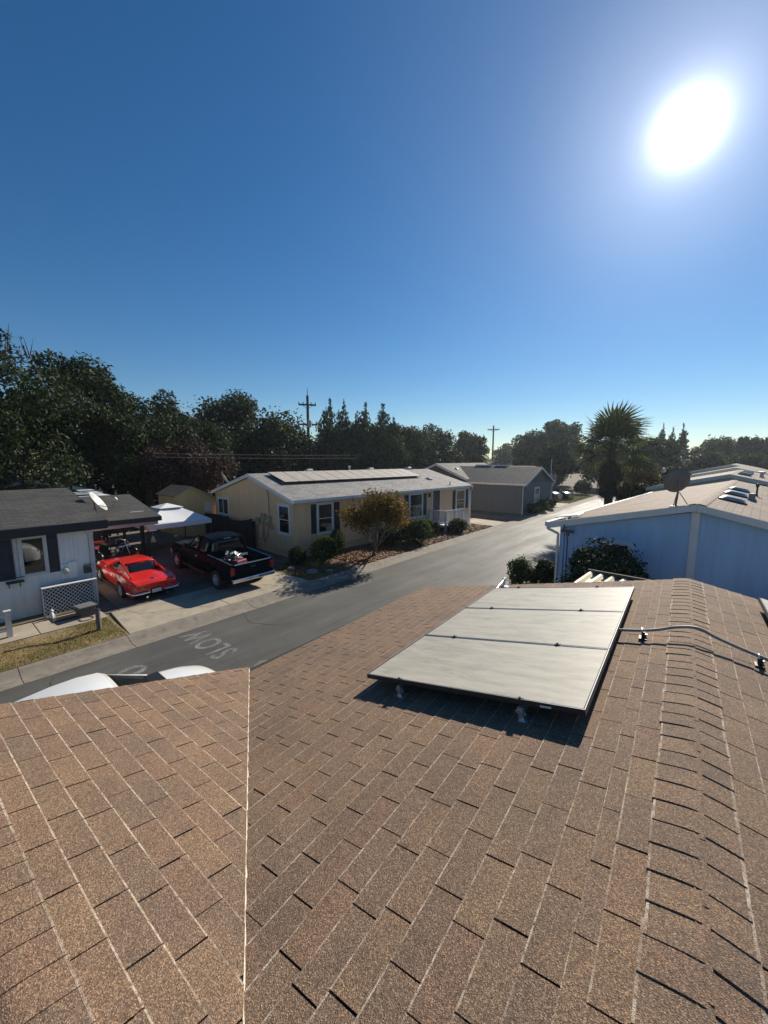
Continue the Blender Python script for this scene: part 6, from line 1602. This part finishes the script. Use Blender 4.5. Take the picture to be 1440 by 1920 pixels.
tree('shade_tree', 'small far tree right of the second utility pole', (-44, 103, 0), (0, 0, 5.0), (4, 4, 3.6), 2500, .55, 'leaf_far', 12, 14, .36, .3, group='far trees')
tree('shade_tree', 'low far tree in the gap above the grey house ridge', (-38, 108, 0), (0, 0, 4.0), (4.2, 4.2, 3.2), 2500, .55, 'leaf_far', 13, 14, .36, .3, group='far trees')
tree('cottonwood_tree', 'tall pale green tree left of the palm', (-20.6, 71, 0), (0, 0, 6.4), (4.4, 4.4, 4.8), 12000, .42, 'leaf_far', 14, 24, .30, .3, group='trees near the palm')
tree('shade_tree', 'darker tree left of the tall pale green one', (-25, 71, 0), (0, 0, 4.9), (4.4, 4.4, 4.3), 9500, .42, 'leaf_far', 15, 20, .33, .3, group='trees near the palm')
tree('shade_tree', 'dense round tree behind the flagpole', (-14.9, 50.2, 0), (0, 0, 3.8), (2.5, 2.5, 2.9), 14000, .24, 'leaf_dark', 16, 24, .34, .22, group='trees near the palm')
tree('shade_tree', 'leafy tree directly behind the palm crown', (-12.5, 66, 0), (0, 0, 3.9), (4.2, 4.2, 3.8), 9000, .4, 'leaf_far', 17, 20, .33, .3, group='trees near the palm')
tree('shade_tree', 'dark rounded tree right of the palm below three conifers', (-6.2, 61, 0), (0, 0, 4.2), (3.2, 3.2, 3.4), 9000, .34, 'leaf_dark', 18, 20, .34, .25, group='far trees')
for i, (x, y, h) in enumerate([(-7.7, 86, 9.9), (-6.4, 87, 9.4), (-4.9, 86, 9.9)]):
    spire(['left of three pointed conifers right of the palm', 'middle of three pointed conifers right of the palm', 'right of three pointed conifers right of the palm'][i], (x, y, 0), h, 1.7, 4200, 80 + i, .42, 'leaf_dark', 'three pointed far conifers')
for i, (x, y, z, r, rz, lb) in enumerate([(-3.2, 80, 3.2, 2.8, 2.8, 'low far tree under the right pointed conifer'), (-.6, 90, 5.0, 3.0, 3.0, 'broad far tree with rounded top above the tan roofs'), (1.6, 92, 3.6, 2.4, 2.6, 'small far tree right of the broad rounded one'),
                                      (3.4, 92, 4.8, 1.9, 3.0, 'dark upright far tree near the right edge'), (5.2, 92, 5.0, 2.4, 3.1, 'farthest right dark tree at the picture edge'), (7.5, 70, 3.0, 2.6, 2.6, 'low tree at the right edge above pale roofs'),
                                      (-1.5, 70, 2.9, 2.6, 2.4, 'low dark tree above the third tan roof'), (2.4, 76, 2.8, 2.4, 2.4, 'low tree just above the far brown roofs'), (-8.4, 74, 3.4, 2.8, 2.8, 'low tree between palm and three conifers')]):
    tree('shade_tree', lb, (x, y, 0), (0, 0, z), (r * 1.25, r * 1.25, rz * 1.15), 6500, .42, 'leaf_dark' if i in (3, 4) else 'leaf_far', 90 + i, 16, .36, .25, group='far trees', forks=3)
# far wood behind everything
rg = np.random.default_rng(77); cl = []
for a in np.linspace(-78, 14, 100):
    d = rg.uniform(118, 165); x, y = d * math.sin(math.radians(a)), d * math.cos(math.radians(a))
    h = rg.uniform(2.0, 3.4) if a > -48 else rg.uniform(2.6, 4.2)
    cl.append((np.array((x, y, h * .8)), (4.2, 4.2, h)))
V, F = leaf_cloud(cl, 42000, .8, 78, .4); stuff(np_obj('far_wood', V, F, 'leaf_far'))
rg = np.random.default_rng(79); cl = []
for i in range(26):
    f = i / 25; x = -40 - 3 * math.sin(i); y = 2 + f * 44; cl.append((np.array((x, y, 1.8)), (1.8, 1.8, rg.uniform(1.8, 2.8))))
V, F = leaf_cloud(cl, 30000, .3, 80, .4); stuff(np_obj('hedge_mass', V, F, 'leaf_dark'))
# garden plants across the road
tree('crape_myrtle', 'small round tree with rusty orange and green leaves by the kerb', (-11.25, 12.75, .1), (.40, -.20, 2.02), (1.38, 1.42, .86), 11000, .085, 'leaf_autumn', 30, 26, .36, .085, bark='bark_grey', shell=.3, forks=8, twigs=14, fz=.4)
bush('boxwood', 'clipped dark round bush at the yellow house corner', (-12.15, 10.65, .08), .68, 1.15, 9000, .05, 'leaf_box', 31, None, 6)
bush('boxwood', 'low dark bush hugging the yellow house corner', (-12.75, 9.75, .08), .42, .75, 4200, .05, 'leaf_dark', 37, None, 6)
bush('boxwood', 'narrow dark bush behind the clipped round one', (-12.75, 11.95, .08), .42, 1.2, 5000, .05, 'leaf_box', 32, None, 6)
bush('juniper', 'large feathery green bush right of the rusty tree', (-11.45, 16.2, .1), 1.05, 1.3, 11000, .075, 'leaf_box', 33, None, 16, shell=.55, cs=.42)
bush('juniper', 'dark bush left under the large feathery one', (-12.1, 14.7, .1), .75, .95, 6500, .07, 'leaf_dark', 36, None, 12)
bush('boxwood', 'dark bush in front of the porch railing', (-12.1, 18.5, .1), .62, .85, 5500, .06, 'leaf_dark', 34, None, 8)
bush('juniper', 'small rounded green bush at the foot of the porch', (-11.25, 20.2, .1), .66, .85, 6000, .06, 'leaf_box', 35, None, 8)
gl_ = thing('garden_lamp', 'little white garden lamp between the porch bushes', 'lamp', (-11.5, 19.2, .1), 0)
m = MB(); m.tube([(0, 0, 0), (0, 0, .55)], .02, 6); m.build('stem', 'metal_dark', gl_)
m = MB(); m.lathe([(.05, .55), (.08, .6), (.08, .68), (.02, .75)], 10); m.build('head', 'gutter_white', gl_, smooth=40)
ys_ = thing('yucca', 'spiky dry plant at the foot of the clipped bushes', 'plant', (-11.75, 9.95, .08), 0)
rg = random.Random(8); m = MB()
for i in range(50):
    a = rg.uniform(0, 6.28); e = rg.uniform(.35, 1.3); L_ = rg.uniform(.35, .6); d = Vector((math.cos(a) * math.cos(e), math.sin(a) * math.cos(e), math.sin(e))); sd = Vector((-math.sin(a), math.cos(a), 0)) * .012
    m.add([tuple(-sd), tuple(sd), tuple(d * L_ - Vector((0, 0, .1 * math.cos(e))))], [(0, 1, 2)])
stuff(m.build('blades', 'dry_grass', ys_, fix=False))
for i, (x, y, r, h, lb) in enumerate([(-10.95, 31.2, .7, .8, 'low dark shrub at the near corner of the grey house'), (-10.9, 33.2, .8, 1.0, 'shrub under the grey house window'), (-10.95, 35.3, .75, 1.0, 'shrub at the far corner of the grey gable'), (-11.2, 37.0, .5, .7, 'small pale shrub beside the flagpole drive')]):
    bush('shrub', lb, (x, y, .08), r, h, 2600, .10, 'leaf_box' if i % 2 else 'leaf_dark', 40 + i, 'shrubs along the grey house')
bush('shrub', 'low round shrub on the far lawn beyond the cars', (-13.3, 49.0, .06), .8, .8, 1600, .14, 'leaf_box', 46)
bush('shrub', 'dark shrub before the beige house behind the palm', (-12.6, 53.5, .06), 1.2, 1.8, 2600, .16, 'leaf_dark', 47)
bush('boxwood', 'tall dark bush left of the blue house by the road', (-4.42, 12.1, 0), .52, 1.34, 7500, .055, 'leaf_box', 48, None, 14, shell=.6)
bush('boxwood', 'dark bush tight against the blue house corner', (-3.72, 12.05, 0), .46, 1.38, 6500, .055, 'leaf_dark', 49, None, 12, shell=.6)
bush('camellia', 'large dark bush with pale blossoms before the blue wall', (-1.74, 9.85, 0), 1.04, 2.62, 24000, .07, 'leaf_camellia', 50, None, 26, shell=.5, cs=.42)
bush('shrub', 'low dark shrub below the blue wall at the right edge', (1.25, 9.6, 0), .8, 1.75, 5000, .07, 'leaf_dark', 51)
bush('shrub', 'bright leafy plant behind the white railing at the left edge', (-13.05, .35, .1), .45, 1.0, 5000, .05, 'leaf_lime', 52)
bush('shrub', 'yellow-green shrub glowing in the shade behind the dark carport', (-24.5, 6.2, .06), .55, 2.2, 2000, .1, 'leaf_lime', 53)
tree('oleander', 'rusty pink flowering shrub right of the palm skirt', (-3.55, 29.6, 0), (0, .0, 2.75), (1.25, 1.25, 1.5), 5500, .13, 'leaf_oleander', 54, 16, .38, .08)
tree('oleander', 'dark shrub between palm skirt and flowering shrub', (-4.0, 27.8, 0), (0, .0, 2.0), (.8, .8, 1.2), 3000, .12, 'leaf_dark', 55, 12, .38, .06)
tree('oleander', 'brown leafy shrub just left of the street globe lamp', (-2.2, 34, 0), (0, .0, 2.5), (1.3, 1.3, 1.4), 4000, .15, 'leaf_far', 56, 14, .38, .06)
# fan palm
pal = thing('fan_palm', 'tall fan palm with shaggy brown skirt beside the road', 'palm tree', (-4.82, 26.57, 0), 0)
m = MB(); m.tube([(0, 0, -.05), (.05, 0, 1.5), (.0, 0, 3.2), (0, 0, 5.0)], [.30, .24, .22, .2], 12); m.build('trunk', 'palm_dead', pal, smooth=60)
def frond_mesh(nleaf, plen, L_, droop, w, mat, seed, spread=150):
    rg = random.Random(seed); m = MB()
    m.tube([(0, 0, 0), (plen * .5, 0, .03), (plen, 0, 0)], [.022, .016, .012], 4)
    for i in range(nleaf):
        a = R(-spread + 2 * spread * i / (nleaf - 1)); l = L_ * (1 - .25 * abs(a) / R(spread)) * rg.uniform(.85, 1.1)
        d = Vector((math.cos(a), math.sin(a), 0)); s_ = Vector((-math.sin(a), math.cos(a), 0)); c = Vector((plen, 0, 0))
        p1 = c + d * l * .55 + Vector((0, 0, -.05 * droop)); p2 = c + d * l + Vector((0, 0, -.38 * droop * l)); ww = s_ * w
        m.add([tuple(c), tuple(p1 - ww), tuple(p1 + ww), tuple(p2)], [(0, 1, 2), (1, 3, 2)])
    return m.mesh('frond', mat, fix=False)
fg = [frond_mesh(22, 1.0, 1.12, d, .044, 'palm_green', 70 + i, 120) for i, d in enumerate((.25, .6, 1.0))]
fd = [frond_mesh(20, .5, .75, 1.2, .024, 'palm_dead', 75 + i, 100) for i in range(2)]
rg = random.Random(12)
for i in range(36):
    f = i / 35; a = i * 2.39996; e = R(86 - 105 * f ** .9 + rg.uniform(-6, 6))
    roll = rg.uniform(-.5, .5)
    mt = Matrix.Translation((0, 0, 5.15 - .55 * f)) @ Matrix.Rotation(a, 4, 'Z') @ Matrix.Rotation(-e, 4, 'Y') @ Matrix.Rotation(roll, 4, 'X') @ Matrix.Scale(rg.uniform(1.05, 1.38), 4)
    inst(fg[i % 3], 'frond', pal, mt)
for i in range(88):
    f = i / 87; a = i * 2.39996; e = R(-52 - rg.uniform(0, 32))
    mt = Matrix.Translation((.10 * math.cos(a), .10 * math.sin(a), 4.55 - 1.7 * f)) @ Matrix.Rotation(a, 4, 'Z') @ Matrix.Rotation(-e, 4, 'Y') @ Matrix.Rotation(rg.uniform(-.7, .7), 4, 'X') @ Matrix.Scale(rg.uniform(.75, 1.05), 4)
    inst(fd[i % 2], 'dead_frond', pal, mt)
# ------------------------------------------------------------------ poles, wires, lamp
M('pole_wood', (.065, .05, .042), .9, var=.25); M('wire_grey', (.05, .05, .053), .8)
def upole(lab, base, h, arms, extras=True):
    t = thing('utility_pole', lab, 'utility pole', base, 0, 'utility poles')
    m = MB(); m.tube([(0, 0, 0), (0, 0, h)], [.21, .16], 10); m.build('pole', 'pole_wood', t, smooth=60)
    for z, w, ang in arms:
        c, s = math.cos(ang), math.sin(ang)
        m = MB(Matrix.Rotation(ang, 4, 'Z')); m.box(-w, w, -.34, -.205, z - .10, z + .10); ar = m.build('crossarm', 'pole_wood', t)
        for k in (-.95, -.45, .45, .95):
            m = MB(Matrix.Rotation(ang, 4, 'Z')); m.lathe([(.04, z + .10), (.10, z + .16), (.07, z + .25), (.08, z + .32)], 8, 'z', (k * w, -.27, 0)); m.build('insulator', 'fascia_grey', ar)
        for s2 in (-1, 1):
            m = MB(Matrix.Rotation(ang, 4, 'Z')); m.tube([(s2 * w * .6, -.1, z - .07), (0, -.1, z - .55)], .025, 5); m.build('brace', 'pole_wood', ar)
    if extras:
        m = MB(); m.lathe([(.02, h), (.05, h + .1), (.03, h + .8), (.01, h + .95)], 6); m.build('top_pin', 'metal_dark', t)
        m = MB(); m.lathe([(.24, h - 3.9), (.24, h - 3.1), (.1, h - 3.0)], 12, 'z', (.42, -.1, 0)); m.build('transformer', 'fascia_grey', t, smooth=40)
    return t
A1 = math.atan2(33, -40) + math.pi / 2 + .15
upole('tall utility pole with two crossarms rising behind the conifers', (-40.2, 33.0, 0), 12.3, [(11.2, 1.1, A1), (8.75 + .0, 1.2, A1)])
upole('distant utility pole with one crossarm above the grey house', (-39.7, 86.3, 0), 12.0, [(11.1, 1.3, math.atan2(86, -40) + math.pi / 2)], False)
def wire(lab, a, b, sag, r=.014):
    a, b = Vector(a), Vector(b); P = []
    for i in range(25):
        f = i / 24; P.append(a.lerp(b, f) - Vector((0, 0, sag * 4 * f * (1 - f))))
    m = MB(); m.tube(P, r, 5); return tag(m.build('power_line', 'wire_grey', smooth=True), lab, 'wire', 'power lines')
wire('power line rising from left behind the roofs to the tall pole', (-29.5, 2.5, 4.9), (-40.1, 32.9, 8.0), .35)
wire('upper of two power lines crossing above the yellow house to the distant pole', (-24.5, 9.0, 4.65), (-39.6, 86.2, 7.3), .75, .012)
wire('lower of two power lines crossing above the yellow house to the distant pole', (-24.5, 9.0, 4.45), (-39.6, 86.2, 6.7), .75, .012)
wire('power line running right from the distant pole into the trees', (-39.7, 86.3, 6.2), (-20, 84, 6.0), .5, .02)
sl_ = thing('street_lamp', 'white globe street lamp above the tan roof', 'street lamp', (-2.49, 29.9, 0), 0)
m = MB(); m.tube([(0, 0, 0), (0, 0, 3.5)], [.06, .04], 8); m.build('pole', 'metal_dark', sl_)
m = MB(); m.lathe([(.05, 3.5), (.12, 3.55), (.13, 3.68), (.09, 3.76), (.02, 3.8)], 12); m.build('globe', 'gutter_white', sl_, smooth=60)
m = MB(); m.lathe([(.06, 3.46), (.07, 3.5)], 10); m.build('collar', 'metal_dark', sl_)
# ------------------------------------------------------------------ thin air that pales the far trees
hz = MB(); hz.box(-230, 160, -60, 280, -1.1, 15.5)
hzo = stuff(hz.build('haze', 'soil'))
hzo.data.materials.clear()
hm = bpy.data.materials.new('haze_air'); hm.use_nodes = True
hn_ = hm.node_tree; hn_.nodes.remove(hn_.nodes['Principled BSDF'])
pv = hn_.nodes.new('ShaderNodeVolumePrincipled')
pv.inputs['Color'].default_value = (.80, .90, 1.0, 1); pv.inputs['Density'].default_value = .00042; pv.inputs['Anisotropy'].default_value = .55
hn_.links.new(pv.outputs[0], hn_.nodes['Material Output'].inputs['Volume'])
hzo.data.materials.append(hm)
